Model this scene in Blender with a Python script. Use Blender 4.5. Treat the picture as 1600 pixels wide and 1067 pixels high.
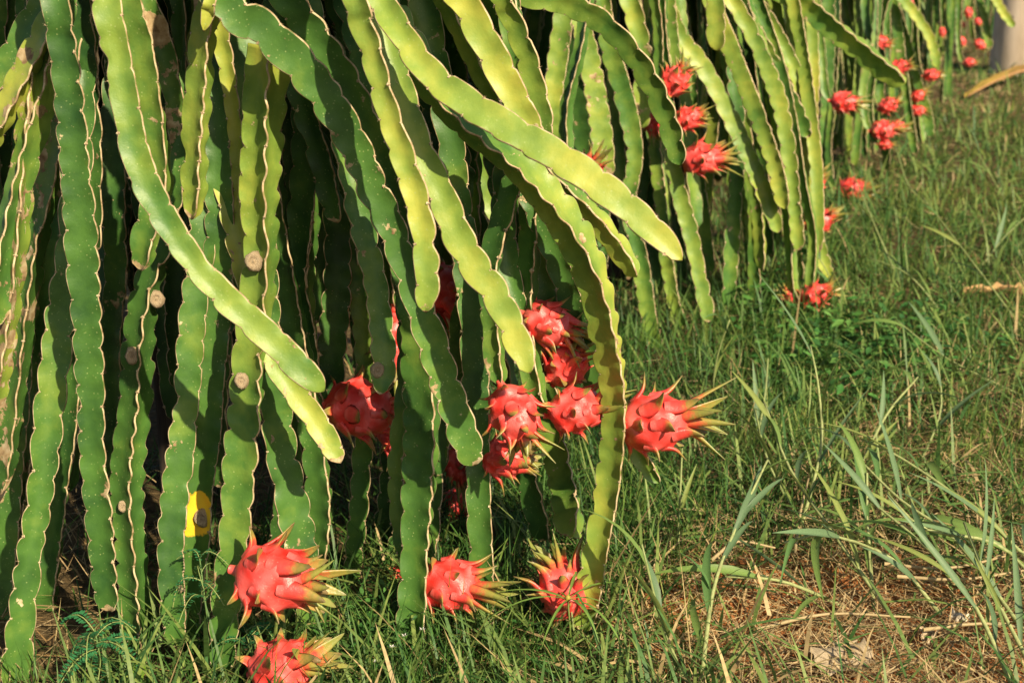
import bpy, math, random
import numpy as np
from mathutils import Vector, Matrix, Quaternion

random.seed(7)
rng = np.random.default_rng(7)
for o in list(bpy.data.objects):
    bpy.data.objects.remove(o)
SC = bpy.context.scene
COL = SC.collection

# ------------------------------------------------------------------ camera
CAM_H = 1.12
FPX = 2222.0                      # focal length in pixels of a 1600 px wide picture
PITCH = math.radians(16.4)
cam_d = bpy.data.cameras.new('camera')
cam = bpy.data.objects.new('camera', cam_d)
COL.objects.link(cam)
cam.location = (0, 0, CAM_H)
cam.rotation_euler = (math.pi / 2 - PITCH, 0, 0)
cam_d.sensor_width = 36
cam_d.lens = 36 * FPX / 1600
cam_d.clip_end = 500
cam_d.dof.use_dof = True
cam_d.dof.focus_distance = 2.15
cam_d.dof.aperture_fstop = 7.1
SC.camera = cam
SC.cycles.max_bounces = 6; SC.cycles.diffuse_bounces = 3; SC.cycles.glossy_bounces = 2; SC.cycles.transmission_bounces = 4

# ------------------------------------------------------------------ sky, sun, exposure
SUN = Vector((0.43, -0.70, 0.58)).normalized()     # towards the sun
w = bpy.data.worlds.new('World'); SC.world = w; w.use_nodes = True
nt = w.node_tree
sky = nt.nodes.new('ShaderNodeTexSky'); sky.sky_type = 'NISHITA'; sky.sun_disc = False
sky.sun_elevation = math.asin(SUN.z); sky.sun_rotation = math.atan2(SUN.x, SUN.y)
sky.dust_density = 2.0
bg = nt.nodes['Background']; bg.inputs['Strength'].default_value = 0.062
nt.links.new(sky.outputs[0], bg.inputs[0])
sd = bpy.data.lights.new('sun', 'SUN'); sd.energy = 5.0; sd.angle = math.radians(0.6); sd.color = (1.0, 0.83, 0.60)
so = bpy.data.objects.new('sun', sd); COL.objects.link(so)
so.rotation_euler = SUN.to_track_quat('Z', 'Y').to_euler(); so.location = (4, -4, 6)
SC.view_settings.view_transform = 'Standard'; SC.view_settings.look = 'None'
SC.view_settings.exposure = 0.88; SC.view_settings.gamma = 1.0
SC.view_settings.use_curve_mapping = False

# ------------------------------------------------------------------ helpers
SP, CP = math.sin(PITCH), math.cos(PITCH)
def ray(px, py):
    u, v = px - 800, 533.5 - py
    return Vector((u, FPX * CP + v * SP, -FPX * SP + v * CP))
def at(px, py, Y):                 # point at distance Y in front of the camera's foot
    d = ray(px, py); return Vector((0, 0, CAM_H)) + d * (Y / d.y)
def on_ground(px, py, z=0.0):
    d = ray(px, py); return Vector((0, 0, CAM_H)) + d * ((z - CAM_H) / d.z)
def pxm(py, Y):                    # metres per pixel there
    d = ray(800, py); return Y / d.y

def tag(o, label=None, cat=None, group=None, kind=None):
    if label: o['label'] = label
    if cat: o['category'] = cat
    if group: o['group'] = group
    if kind: o['kind'] = kind
    return o
def empty(name, loc):
    o = bpy.data.objects.new(name, None); o.location = loc; o.empty_display_size = .1
    COL.objects.link(o); return o
def link(name, me, parent=None, mat=None):
    o = bpy.data.objects.new(name, me); COL.objects.link(o)
    if parent: o.parent = parent
    if mat and not me.materials: me.materials.append(mat)
    return o
def mesh_np(name, verts, quads=None, tris=None, col=None, smooth=True):
    me = bpy.data.meshes.new(name)
    verts = np.asarray(verts, dtype=np.float32).reshape(-1, 3)
    nq = 0 if quads is None else len(quads); ntri = 0 if tris is None else len(tris)
    idx = []
    if nq: idx.append(np.asarray(quads, dtype=np.int32).ravel())
    if ntri: idx.append(np.asarray(tris, dtype=np.int32).ravel())
    idx = np.concatenate(idx)
    tot = np.concatenate([np.full(nq, 4, np.int32), np.full(ntri, 3, np.int32)])
    st = np.concatenate([[0], np.cumsum(tot)[:-1]]).astype(np.int32)
    me.vertices.add(len(verts)); me.vertices.foreach_set('co', verts.ravel())
    me.loops.add(len(idx)); me.loops.foreach_set('vertex_index', idx)
    me.polygons.add(nq + ntri); me.polygons.foreach_set('loop_start', st); me.polygons.foreach_set('loop_total', tot)
    me.polygons.foreach_set('use_smooth', np.full(nq + ntri, smooth, dtype=bool))
    if col is not None:
        a = me.attributes.new('col', 'FLOAT_COLOR', 'POINT')
        a.data.foreach_set('color', np.asarray(col, dtype=np.float32).reshape(-1, 4).ravel())
    me.update(calc_edges=True)
    return me

def tube(path, radii, n=6, cap=True):
    path = [Vector(p) for p in path]; V = []; Q = []; T = []
    ref = Vector((0.31, 0.87, 0.2))
    for i, p in enumerate(path):
        t = (path[min(i + 1, len(path) - 1)] - path[max(i - 1, 0)]).normalized()
        a = t.cross(ref).normalized(); b = t.cross(a)
        for k in range(n):
            q = 2 * math.pi * k / n
            V.append(p + (a * math.cos(q) + b * math.sin(q)) * radii[i])
    for i in range(len(path) - 1):
        for k in range(n):
            k2 = (k + 1) % n
            Q.append((i * n + k, i * n + k2, (i + 1) * n + k2, (i + 1) * n + k))
    if cap:
        for base, pt in ((0, path[0]), ((len(path) - 1) * n, path[-1])):
            V.append(pt); c = len(V) - 1
            for k in range(n): T.append((base + k, base + (k + 1) % n, c))
    return V, Q, T
def catmull(P, step):
    P = np.array([list(p) for p in P], dtype=float)
    P = np.vstack([2 * P[0] - P[1], P, 2 * P[-1] - P[-2]])
    out = []
    for i in range(1, len(P) - 2):
        p0, p1, p2, p3 = P[i - 1], P[i], P[i + 1], P[i + 2]
        n = max(2, int(np.linalg.norm(p2 - p1) / 0.004))
        t = np.linspace(0, 1, n, endpoint=False)[:, None]
        out.append(.5 * ((2 * p1) + (p2 - p0) * t + (2 * p0 - 5 * p1 + 4 * p2 - p3) * t ** 2 + (3 * p1 - p0 - 3 * p2 + p3) * t ** 3))
    out.append(P[-2][None, :]); C = np.vstack(out)
    d = np.concatenate([[0], np.cumsum(np.linalg.norm(np.diff(C, axis=0), axis=1))])
    n = max(6, int(d[-1] / step)); s = np.linspace(0, d[-1], n + 1)
    return np.stack([np.interp(s, d, C[:, k]) for k in range(3)], 1), s

# ------------------------------------------------------------------ materials
def new_mat(name):
    m = bpy.data.materials.new(name); m.use_nodes = True
    t = m.node_tree; b = t.nodes['Principled BSDF']
    return m, t, b
def N(t, typ, **kw):
    n = t.nodes.new(typ)
    for k, v in kw.items():
        if k in n.inputs.keys(): n.inputs[k].default_value = v
        else: setattr(n, k, v)
    return n
def ramp(t, src, stops):
    r = t.nodes.new('ShaderNodeValToRGB'); e = r.color_ramp.elements
    while len(e) < len(stops): e.new(.5)
    for i, (p, c) in enumerate(stops):
        e[i].position = p; e[i].color = (*c, 1) if len(c) == 3 else c
    t.links.new(src, r.inputs[0]); return r.outputs[0]
def mixc(t, fac, a, b):
    m = t.nodes.new('ShaderNodeMix'); m.data_type = 'RGBA'
    for s, v in ((m.inputs['Factor'], fac), (m.inputs['A'], a), (m.inputs['B'], b)):
        if isinstance(v, (int, float)): s.default_value = v
        elif isinstance(v, tuple): s.default_value = (*v, 1)
        else: t.links.new(v, s)
    return m.outputs['Result']
def math_n(t, op, a, b=None, clamp=False):
    m = t.nodes.new('ShaderNodeMath'); m.operation = op; m.use_clamp = clamp
    for i, v in enumerate((a, b)):
        if v is None: continue
        if isinstance(v, (int, float)): m.inputs[i].default_value = v
        else: t.links.new(v, m.inputs[i])
    return m.outputs[0]
def mapr(t, v, a, b, c=0.0, d=1.0):
    m = t.nodes.new('ShaderNodeMapRange'); m.inputs[1].default_value = a; m.inputs[2].default_value = b
    m.inputs[3].default_value = c; m.inputs[4].default_value = d; t.links.new(v, m.inputs[0]); return m.outputs[0]

def stem_material():
    m, t, b = new_mat('cactus_stem_skin')
    tc = N(t, 'ShaderNodeTexCoord'); co = tc.outputs['Object']
    att = N(t, 'ShaderNodeAttribute', attribute_name='col')
    sep = N(t, 'ShaderNodeSeparateColor'); t.links.new(att.outputs['Color'], sep.inputs[0])
    edge, tint, wear, yel = sep.outputs[0], sep.outputs[1], sep.outputs[2], att.outputs['Alpha']
    def noise(scale, detail=3, rough=.55):
        n = N(t, 'ShaderNodeTexNoise'); n.inputs['Scale'].default_value = scale
        n.inputs['Detail'].default_value = detail; n.inputs['Roughness'].default_value = rough
        t.links.new(co, n.inputs['Vector']); return n.outputs[0]
    n1 = noise(9); n2 = noise(60, 4); n3 = noise(380, 2)
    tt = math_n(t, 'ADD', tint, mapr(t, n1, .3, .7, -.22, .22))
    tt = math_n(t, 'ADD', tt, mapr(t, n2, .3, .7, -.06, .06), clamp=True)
    base = ramp(t, tt, [(0, (.020, .066, .015)), (.35, (.058, .142, .023)), (.65, (.170, .250, .036)), (1, (.370, .375, .056))])  # tint partly paints light: yellow for sunlit stems, dark green for shaded ones
    # paler line in the hollow of each face (edge channel is negative-free: 0 there)
    # pale specks
    vo = N(t, 'ShaderNodeTexVoronoi'); vo.inputs['Scale'].default_value = 150; t.links.new(co, vo.inputs['Vector'])
    spk = math_n(t, 'MULTIPLY', mapr(t, vo.outputs['Distance'], .10, .20, 1, 0), mapr(t, noise(24), .40, .58, 0, .6))
    base = mixc(t, spk, base, (.30, .36, .13))
    # corky scars
    sc = math_n(t, 'ADD', mapr(t, noise(26, 6, .62), .45, .8, 0, .75), math_n(t, 'MULTIPLY', wear, .46))
    scf = mapr(t, sc, .50, .54)
    corky = ramp(t, n2, [(.3, (.13, .075, .032)), (.5, (.33, .24, .12)), (.72, (.52, .44, .27))])
    base = mixc(t, scf, base, corky)
    # rotten yellow patch
    yy = ramp(t, math_n(t, 'ADD', yel, mapr(t, n2, .3, .7, -.12, .12)), [(.28, (0, 0, 0)), (.36, (1, 1, 1))])
    base = mixc(t, yy, base, ramp(t, n1, [(.35, (.78, .36, .02)), (.6, (.72, .50, .03))]))
    # corky rib margin
    ef = mapr(t, math_n(t, 'ADD', edge, mapr(t, n2, .3, .7, -.22, .22)), .70, .92)
    base = mixc(t, ef, base, ramp(t, n2, [(.35, (.24, .15, .07)), (.6, (.50, .40, .24))]))
    t.links.new(base, b.inputs['Base Color'])
    b.inputs['Roughness'].default_value = .46
    t.links.new(mapr(t, math_n(t, 'MAXIMUM', ef, scf), 0, 1, .46, .8), b.inputs['Roughness'])
    b.inputs['Specular IOR Level'].default_value = .35
    bp = N(t, 'ShaderNodeBump'); bp.inputs['Strength'].default_value = .35; bp.inputs['Distance'].default_value = .003
    hh = math_n(t, 'ADD', math_n(t, 'MULTIPLY', n2, .8), math_n(t, 'ADD', math_n(t, 'MULTIPLY', n3, .15), math_n(t, 'MULTIPLY', scf, .35)))
    t.links.new(hh, bp.inputs['Height']); t.links.new(bp.outputs[0], b.inputs['Normal'])
    return m
def cork_material():
    m, t, b = new_mat('cork_and_spines')
    n = N(t, 'ShaderNodeTexNoise', Scale=220.0)
    t.links.new(ramp(t, n.outputs[0], [(.35, (.16, .10, .05)), (.5, (.40, .30, .17)), (.7, (.58, .50, .34))]), b.inputs['Base Color'])
    b.inputs['Roughness'].default_value = .85
    bp = N(t, 'ShaderNodeBump'); bp.inputs['Strength'].default_value = .8; bp.inputs['Distance'].default_value = .002
    t.links.new(n.outputs[0], bp.inputs['Height']); t.links.new(bp.outputs[0], b.inputs['Normal'])
    return m
def fruit_material():
    m, t, b = new_mat('dragon_fruit_rind')
    tc = N(t, 'ShaderNodeTexCoord'); att = N(t, 'ShaderNodeAttribute', attribute_name='col')
    sep = N(t, 'ShaderNodeSeparateColor'); t.links.new(att.outputs['Color'], sep.inputs[0])
    def noise(scale, detail=3):
        n = N(t, 'ShaderNodeTexNoise'); n.inputs['Scale'].default_value = scale; n.inputs['Detail'].default_value = detail
        t.links.new(tc.outputs['Object'], n.inputs['Vector']); return n.outputs[0]
    n1 = noise(28); n2 = noise(110, 4); n3 = noise(420, 2)
    red = ramp(t, n1, [(.32, (.50, .016, .010)), (.5, (.62, .036, .028)), (.7, (.68, .090, .080))])
    red = mixc(t, mapr(t, noise(13, 2), .48, .66, 0, .45), red, (.70, .14, .13))
    red = mixc(t, mapr(t, sep.outputs[1], 0, 1, 0, .6), red, (.74, .20, .18))           # pale swellings: pink highlights put into the colour
    g = math_n(t, 'ADD', sep.outputs[0], mapr(t, n2, .3, .7, -.13, .13))
    tipc = ramp(t, g, [(.30, (.58, .09, .05)), (.50, (.36, .19, .05)), (.72, (.22, .19, .045)), (.93, (.17, .11, .05))])
    tipc = mixc(t, mapr(t, sep.outputs[2], 0, 1, 0, .75), tipc, (.17, .25, .04))          # greener crown scales
    c = mixc(t, mapr(t, g, .20, .50), red, tipc)
    vo = N(t, 'ShaderNodeTexVoronoi'); vo.inputs['Scale'].default_value = 170; t.links.new(tc.outputs['Object'], vo.inputs['Vector'])
    c = mixc(t, math_n(t, 'MULTIPLY', mapr(t, vo.outputs['Distance'], .08, .2, 1, 0), mapr(t, n1, .45, .65, 0, .35)), c, (.78, .42, .28))
    t.links.new(c, b.inputs['Base Color'])
    b.inputs['Roughness'].default_value = .42; b.inputs['Specular IOR Level'].default_value = .5
    b.inputs['Subsurface Weight'].default_value = .0; b.inputs['Subsurface Radius'].default_value = (.01, .003, .002); b.inputs['Subsurface Scale'].default_value = .6
    bp = N(t, 'ShaderNodeBump'); bp.inputs['Strength'].default_value = .35; bp.inputs['Distance'].default_value = .004
    t.links.new(math_n(t, 'ADD', math_n(t, 'MULTIPLY', n2, .7), math_n(t, 'MULTIPLY', n3, .25)), bp.inputs['Height']); t.links.new(bp.outputs[0], b.inputs['Normal'])
    return m
def leaf_material(name, rough=.5, trans=.35, spec=.3):
    m, t, b = new_mat(name)
    att = N(t, 'ShaderNodeAttribute', attribute_name='col')
    n = N(t, 'ShaderNodeTexNoise', Scale=40.0); hs = N(t, 'ShaderNodeHueSaturation')
    t.links.new(mapr(t, n.outputs[0], .3, .7, .75, 1.25), hs.inputs['Value']); t.links.new(att.outputs['Color'], hs.inputs['Color'])
    t.links.new(hs.outputs[0], b.inputs['Base Color']); b.inputs['Roughness'].default_value = rough; b.inputs['Specular IOR Level'].default_value = spec
    tr = N(t, 'ShaderNodeBsdfTranslucent'); t.links.new(hs.outputs[0], tr.inputs[0])
    mx = N(t, 'ShaderNodeMixShader'); mx.inputs[0].default_value = trans
    t.links.new(b.outputs[0], mx.inputs[1]); t.links.new(tr.outputs[0], mx.inputs[2])
    t.links.new(mx.outputs[0], t.nodes['Material Output'].inputs[0])
    return m
def soil_material():
    m, t, b = new_mat('red_brown_soil')
    tc = N(t, 'ShaderNodeTexCoord')
    def noise(scale, detail=6):
        n = N(t, 'ShaderNodeTexNoise'); n.inputs['Scale'].default_value = scale; n.inputs['Detail'].default_value = detail
        n.inputs['Roughness'].default_value = .65; t.links.new(tc.outputs['Object'], n.inputs['Vector']); return n.outputs[0]
    a, c2, d = noise(3), noise(45), noise(260, 3)
    c = ramp(t, c2, [(.3, (.15, .050, .016)), (.5, (.38, .135, .042)), (.7, (.52, .27, .11))])
    att = N(t, 'ShaderNodeAttribute', attribute_name='col'); sp = N(t, 'ShaderNodeSeparateColor'); t.links.new(att.outputs['Color'], sp.inputs[0])
    dull = mixc(t, mapr(t, a, .42, .6), ramp(t, c2, [(.35, (.035, .028, .013)), (.65, (.11, .075, .035))]), ramp(t, c2, [(.35, (.06, .045, .02)), (.65, (.19, .13, .06))]))
    c = mixc(t, mapr(t, math_n(t, 'ADD', sp.outputs[0], mapr(t, c2, .3, .7, -.2, .2)), .3, .6), dull, c)
    t.links.new(c, b.inputs['Base Color']); b.inputs['Roughness'].default_value = .95; b.inputs['Specular IOR Level'].default_value = .1
    bp = N(t, 'ShaderNodeBump'); bp.inputs['Strength'].default_value = .9; bp.inputs['Distance'].default_value = .012
    t.links.new(math_n(t, 'ADD', c2, math_n(t, 'MULTIPLY', d, .4)), bp.inputs['Height']); t.links.new(bp.outputs[0], b.inputs['Normal'])
    return m
def concrete_material():
    m, t, b = new_mat('weathered_concrete')
    tc = N(t, 'ShaderNodeTexCoord')
    mp = N(t, 'ShaderNodeMapping'); mp.inputs['Scale'].default_value = (1, 1, .25); t.links.new(tc.outputs['Object'], mp.inputs[0])
    n = N(t, 'ShaderNodeTexNoise', Scale=9.0, Detail=8.0); t.links.new(mp.outputs[0], n.inputs['Vector'])
    n2 = N(t, 'ShaderNodeTexNoise', Scale=120.0, Detail=3.0); t.links.new(tc.outputs['Object'], n2.inputs['Vector'])
    c = ramp(t, n.outputs[0], [(.3, (.33, .26, .18)), (.55, (.50, .41, .30)), (.75, (.58, .49, .37))])
    t.links.new(c, b.inputs['Base Color']); b.inputs['Roughness'].default_value = .9
    bp = N(t, 'ShaderNodeBump'); bp.inputs['Strength'].default_value = .4; bp.inputs['Distance'].default_value = .006
    t.links.new(n2.outputs[0], bp.inputs['Height']); t.links.new(bp.outputs[0], b.inputs['Normal'])
    return m
M_STEM, M_CORK, M_FRUIT, M_SOIL, M_CONC = stem_material(), cork_material(), fruit_material(), soil_material(), concrete_material()
M_WOOD, _t, _b = new_mat('old_dark_wood'); _n = N(_t, 'ShaderNodeTexNoise', Scale=30.0)
_t.links.new(ramp(_t, _n.outputs[0], [(.3, (.020, .014, .008)), (.7, (.065, .045, .026))]), _b.inputs['Base Color']); _b.inputs['Roughness'].default_value = .9
M_GRASS = leaf_material('grass_blades', .5, .35)
M_LEAF = leaf_material('weed_leaves', .45, .3)
M_DRY = leaf_material('dry_straw', .75, .2, .15)

# ------------------------------------------------------------------ ground
def row_x(Y): return -0.62 + (Y - 2.7) * 0.455
def bump(x, y):
    return .012 * np.sin(x * 7.1 + 1.3 * np.sin(y * 4.3)) * np.sin(y * 5.7 + .7) + .006 * np.sin(x * 23 + y * 11) * np.sin(y * 19 - x * 7)
gx = np.concatenate([[-60, -25, -8, -3], np.linspace(-1.6, 6, 150), [9, 25, 60]])
gy = np.concatenate([[-40, -12, -3, 0], np.linspace(1.2, 16, 240), [20, 40, 80]])
GX, GY = np.meshgrid(gx, gy)
inside = (GX > -1.7) & (GX < 6.1) & (GY > 1.1) & (GY < 16.1)
GZ = np.where(inside, bump(GX, GY), 0)
nx, ny = len(gx), len(gy)
ii = (np.arange(ny - 1)[:, None] * nx + np.arange(nx - 1)[None, :]).ravel()
gme = mesh_np('ground', np.stack([GX, GY, GZ], -1).reshape(-1, 3), np.stack([ii, ii + 1, ii + nx + 1, ii + nx], 1), None, np.stack([np.clip(1.5 * np.exp(-(((GX - .64) / .42) ** 2 + ((GY - 2.1) / .30) ** 2)), 0, 1).ravel()] + [GX.ravel() * 0 + 1] * 3, 1))
tag(link('ground', gme, None, M_SOIL), kind='structure')

# ------------------------------------------------------------------ cactus stems
LEVEL = {'hi': (.0055, (.40, .74, .955)), 'mid': (.009, (.5, .95)), 'lo': (.014, (.55, .94))}
def stem_mesh(P, R0, R1, roll0, roll1, tint0, tint1, wear, level, face_dir, origin, patch=None, period=None, areoles=True, tip_len=.05, young=False, roll_from=0.0):
    """Three-winged jointed stem along P (top to tip), scalloped rib margins, corky edge line."""
    step, fr = LEVEL[level]
    C, s = catmull(P, step); n = len(C); L = s[-1]
    T = np.gradient(C, axis=0); T /= np.linalg.norm(T, axis=1)[:, None]
    Nn = np.zeros_like(C); v = np.array(face_dir, dtype=float)
    v = v - T[-1] * v.dot(T[-1]); v /= np.linalg.norm(v); Nn[-1] = v
    for i in range(n - 2, -1, -1):
        v = Nn[i + 1] - T[i] * Nn[i + 1].dot(T[i]); Nn[i] = v / np.linalg.norm(v)
    B = np.cross(T, Nn)
    q = s / L
    back = L - s                                     # distance from the tip
    R = (R0 + (R1 - R0) * q) * .95
    R = R * (1 + .05 * np.sin(s * 13 + rng.uniform(0, 6)) + .03 * np.sin(s * 31 + rng.uniform(0, 6)))
    # joints: stems are chained segments with a narrow neck now and then
    tipf = np.clip(back / tip_len, 0, 1); tipf = .30 + .70 * np.sqrt(np.clip(1 - (1 - tipf) ** 2, 0, 1))
    R = R * tipf
    roll = roll0 + (roll1 - roll0) * np.clip((q - roll_from) / (1 - roll_from), 0, 1) + .10 * np.sin(s * 5 + rng.uniform(0, 6))
    period = period or rng.uniform(.038, .054)
    rv = .34 if young else .27 + rng.uniform(-.03, .05)
    ring = []; edgev = []; arl = []
    for k in range(3):
        ang = roll + math.radians(60 + 120 * k)
        D = np.cos(ang)[:, None] * Nn + np.sin(ang)[:, None] * B
        E = -np.sin(ang)[:, None] * Nn + np.cos(ang)[:, None] * B
        wob = period * .25 * np.sin(s * 17 + k * 2.1 + rng.uniform(0, 6))
        ph = (s + wob) / period + k / 3 + rng.uniform(0, .4)
        fph = ph - np.floor(ph)
        sk = fph ** .66                               # slightly lopsided lobes
        lobe = np.abs(np.sin(np.pi * sk)) ** .50
        cell = np.floor(ph).astype(int)
        dv = rng.uniform(.20, .40, cell.max() - cell.min() + 2)[cell - cell.min()] * (1.0 if not young else .9)
        Rk = R * (1 - dv * (1 - lobe))
        # now and then a bite or a corky dent in the margin
        for _ in range(rng.poisson(L * (.5 + 1.2 * wear))):
            c0 = rng.uniform(0, L); Rk = Rk * (1 - rng.uniform(.15, .4) * np.exp(-((s - c0) / rng.uniform(.006, .014)) ** 2))
        curl = R * .13 * np.sin(s * 9 + k + rng.uniform(0, 6)) + R * .07 * np.sin(2 * np.pi * ph + rng.uniform(-1, 1))
        th = .0010 + .0003 * (R / .03)
        va = math.radians(60)
        u0 = rv * R * math.cos(va); v0 = rv * R * math.sin(va)
        def pt(f, sg):
            uu = u0 + ((R * .86 if f < .9 else Rk) - u0) * f
            if f < .9: uu = np.minimum(uu, Rk - .0025)
            g = (1 - f) ** (1.25 if not young else .95)
            vv = (v0 - th) * g + th
            return C + D * uu[:, None] + E * ((sg * vv + curl * f ** 2))[:, None]
        # order round the ring: -side from valley outward, tip, +side inward (valley of next rib closes it)
        for f in [0.0] + list(fr):
            ring.append(pt(f, -1)); edgev.append(0 if f < .9 else .35)
        ring.append(pt(1.0, -1)); edgev.append(1)
        ring.append(pt(1.0, 1)); edgev.append(1)
        for f in list(fr)[::-1]:
            ring.append(pt(f, 1)); edgev.append(0 if f < .9 else .35)
        if areoles:
            for i in np.where(np.diff(cell) != 0)[0]:
                if back[i] > .012:
                    arl.append((C[i] + D[i] * (Rk[i] - .0005) + E[i] * curl[i], D[i], T[i]))
    m = len(ring)
    V = np.stack(ring, 1) - np.array(origin)[None, None, :]
    Wc = np.zeros((n, m, 4)); Wc[:, :, 0] = np.array(edgev)[None, :]
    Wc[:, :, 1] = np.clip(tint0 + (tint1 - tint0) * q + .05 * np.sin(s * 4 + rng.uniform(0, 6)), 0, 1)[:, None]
    Wc[:, :, 2] = wear + .80 * np.exp(-back / .016)[:, None] * (0 if young else 1)
    if patch is not None:
        dd = np.linalg.norm((V + np.array(origin)) - np.array(patch)[None, None, :], axis=2)
        Wc[:, :, 3] = np.clip(1.25 - dd / .042, 0, 1)
    a = (np.arange(n - 1)[:, None] * m + np.arange(m)[None, :]); bq = (np.arange(n - 1)[:, None] * m + (np.arange(m)[None, :] + 1) % m)
    quads = np.stack([a, bq, bq + m, a + m], -1).reshape(-1, 4)
    VV = V.reshape(-1, 3); CC = Wc.reshape(-1, 4)
    ends = np.stack([V[0].mean(0), V[-1].mean(0) + T[-1] * .004]); VV = np.vstack([VV, ends])
    CC = np.vstack([CC, [[.3, tint0, 1, 0]], [[.3, tint1, 1, 0]]])
    k = np.arange(m); e0 = len(VV) - 2
    tris = np.vstack([np.stack([(k + 1) % m, k, np.full(m, e0)], 1), np.stack([(n - 1) * m + k, (n - 1) * m + (k + 1) % m, np.full(m, e0 + 1)], 1)])
    me = mesh_np('stem', VV, quads, tris, CC)
    return me, arl, (C, Nn, R)

def areole_mesh(arl, origin, size=1.0):
    V = []; T = []
    for p, d, t in arl:
        p = np.array(p) - np.array(origin); e = np.cross(d, t); r = size * rng.uniform(.0019, .0036)
        b = len(V)
        for w_ in (t * r * 1.15, e * r, -t * r * 1.15, -e * r): V.append(p + w_ - d * .0006)
        V.append(p + d * r * .9)
        for k in range(4): T.append((b + k, b + (k + 1) % 4, b + 4))
        for _ in range(rng.integers(1, 4)):
            dirv = d + t * rng.uniform(-.9, .9) + e * rng.uniform(-.9, .9); dirv /= np.linalg.norm(dirv)
            sd_ = np.cross(dirv, t); sd_ /= np.linalg.norm(sd_); s2 = np.cross(dirv, sd_)
            b = len(V); q = .00035 * size
            V += [p + sd_ * q, p - sd_ * q * .5 + s2 * q, p - sd_ * q * .5 - s2 * q, p + dirv * rng.uniform(.003, .006) * size]
            T += [(b, b + 1, b + 3), (b + 1, b + 2, b + 3), (b + 2, b, b + 3)]
    return mesh_np('areoles', V, None, T, None, False)

def knob_mesh(r):
    """A dried, ragged scar where a fruit or flower was cut."""
    V = []; Q = []; n = 12
    prof = [(1.15, -.25), (1.1, .12), (.92, .42), (.62, .50), (.45, .30), (.25, .22), (.12, .42), (.02, .40)]
    for rr, z in prof:
        for k in range(n):
            a = 2 * math.pi * k / n; j = 1 + rng.uniform(-.14, .14)
            V.append((math.cos(a) * rr * r * j, math.sin(a) * rr * r * j * 1.2, z * r * (1 + rng.uniform(-.2, .2))))
    for i in range(len(prof) - 1):
        for k in range(n):
            Q.append((i * n + k, i * n + (k + 1) % n, (i + 1) * n + (k + 1) % n, (i + 1) * n + k))
    return mesh_np('cut_scar', V, Q)

def add_stem(plant, P, R0, R1, roll=(0, 0), tint=(.4, .4), wear=.15, level='hi', face=(0, -1, .15), patch=None, areoles=True, knobs=(), tip_len=.05, young=False):
    org = plant.location
    me, arl, info = stem_mesh(P, R0, R1, math.radians(roll[0]), math.radians(roll[1]), tint[0], tint[1], wear, level, face, org, patch, None, areoles, tip_len, young, roll[2] if len(roll) > 2 else 0.0)
    o = link('stem', me, plant, M_STEM)
    if arl and level != 'lo':
        tag(link('areoles', areole_mesh(arl, org, 1.0 if level == 'hi' else 1.3), o, M_CORK), kind='stuff')
    C, Nn, R = info
    for kp, rr in knobs:
        i = int(np.argmin(np.linalg.norm(C - np.array(kp), axis=1)))
        d = np.array([.1, -1, .15]); d /= np.linalg.norm(d)
        tgt = np.array(kp); off = tgt - C[i]; off = off - d * off.dot(d)
        pos = C[i] + off + d * R[i] * .42
        kn = link('cut_scar', knob_mesh(rr), o, M_CORK)
        kn.location = Vector(pos) - org; kn.rotation_euler = Vector(d).to_track_quat('Z', 'Y').to_euler()
    return o

def to_head(P, head, up=.16):
    """Carry a stem on from its highest seen point, over the arch, to the head of its plant."""
    p0, p1 = P[0], P[1]; d = (p0 - p1).normalized()
    D = (head - p0).length
    d = (d + Vector((0, 0, .5))).normalized()
    b1 = p0 + d * D * .45; b2 = head + Vector((0, 0, up)) + (p0 - head) * .25
    pts = []
    for t in (1.0, .8, .6, .4, .2):
        pts.append((1 - t) ** 3 * p0 + 3 * (1 - t) ** 2 * t * b1 + 3 * (1 - t) * t * t * b2 + t ** 3 * head)
    return pts + P

PLANTS = {}
def make_plant(key, x, y, label, zh=1.5):
    p = empty('dragon_fruit_plant', (x, y, 0))
    tag(p, label, 'cactus', 'dragon fruit plants in one row'); PLANTS[key] = p
    # the post the plant climbs
    V, Q, T = tube([(0, 0, -.2), (0, 0, .5), (.01, 0, 1.1), (0, .01, zh - .1)], [.06, .057, .055, .052], 10)
    link('support_post', mesh_np('support_post', V, Q, T), p, M_WOOD)
    return p
def head_of(key):
    p = PLANTS[key].location
    return Vector((p.x + random.uniform(-.14, .14), p.y + random.uniform(-.14, .14), random.uniform(1.32, 1.55)))

make_plant('a', -.66, 2.72, 'large cactus plant with thick scalloped stems and a yellow rotted patch on one')
make_plant('b', .34, 4.50, 'cactus plant whose stem tips hang over a leafy weed patch')
make_plant('c', 1.26, 6.75, 'cactus plant standing third along the row, with a cluster of red fruits low down')
make_plant('d', 2.22, 9.10, 'cactus plant with dark hanging stems beside the concrete pole')
make_plant('e', 3.92, 13.0, 'cactus plant mostly hidden behind the concrete pole')

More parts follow.
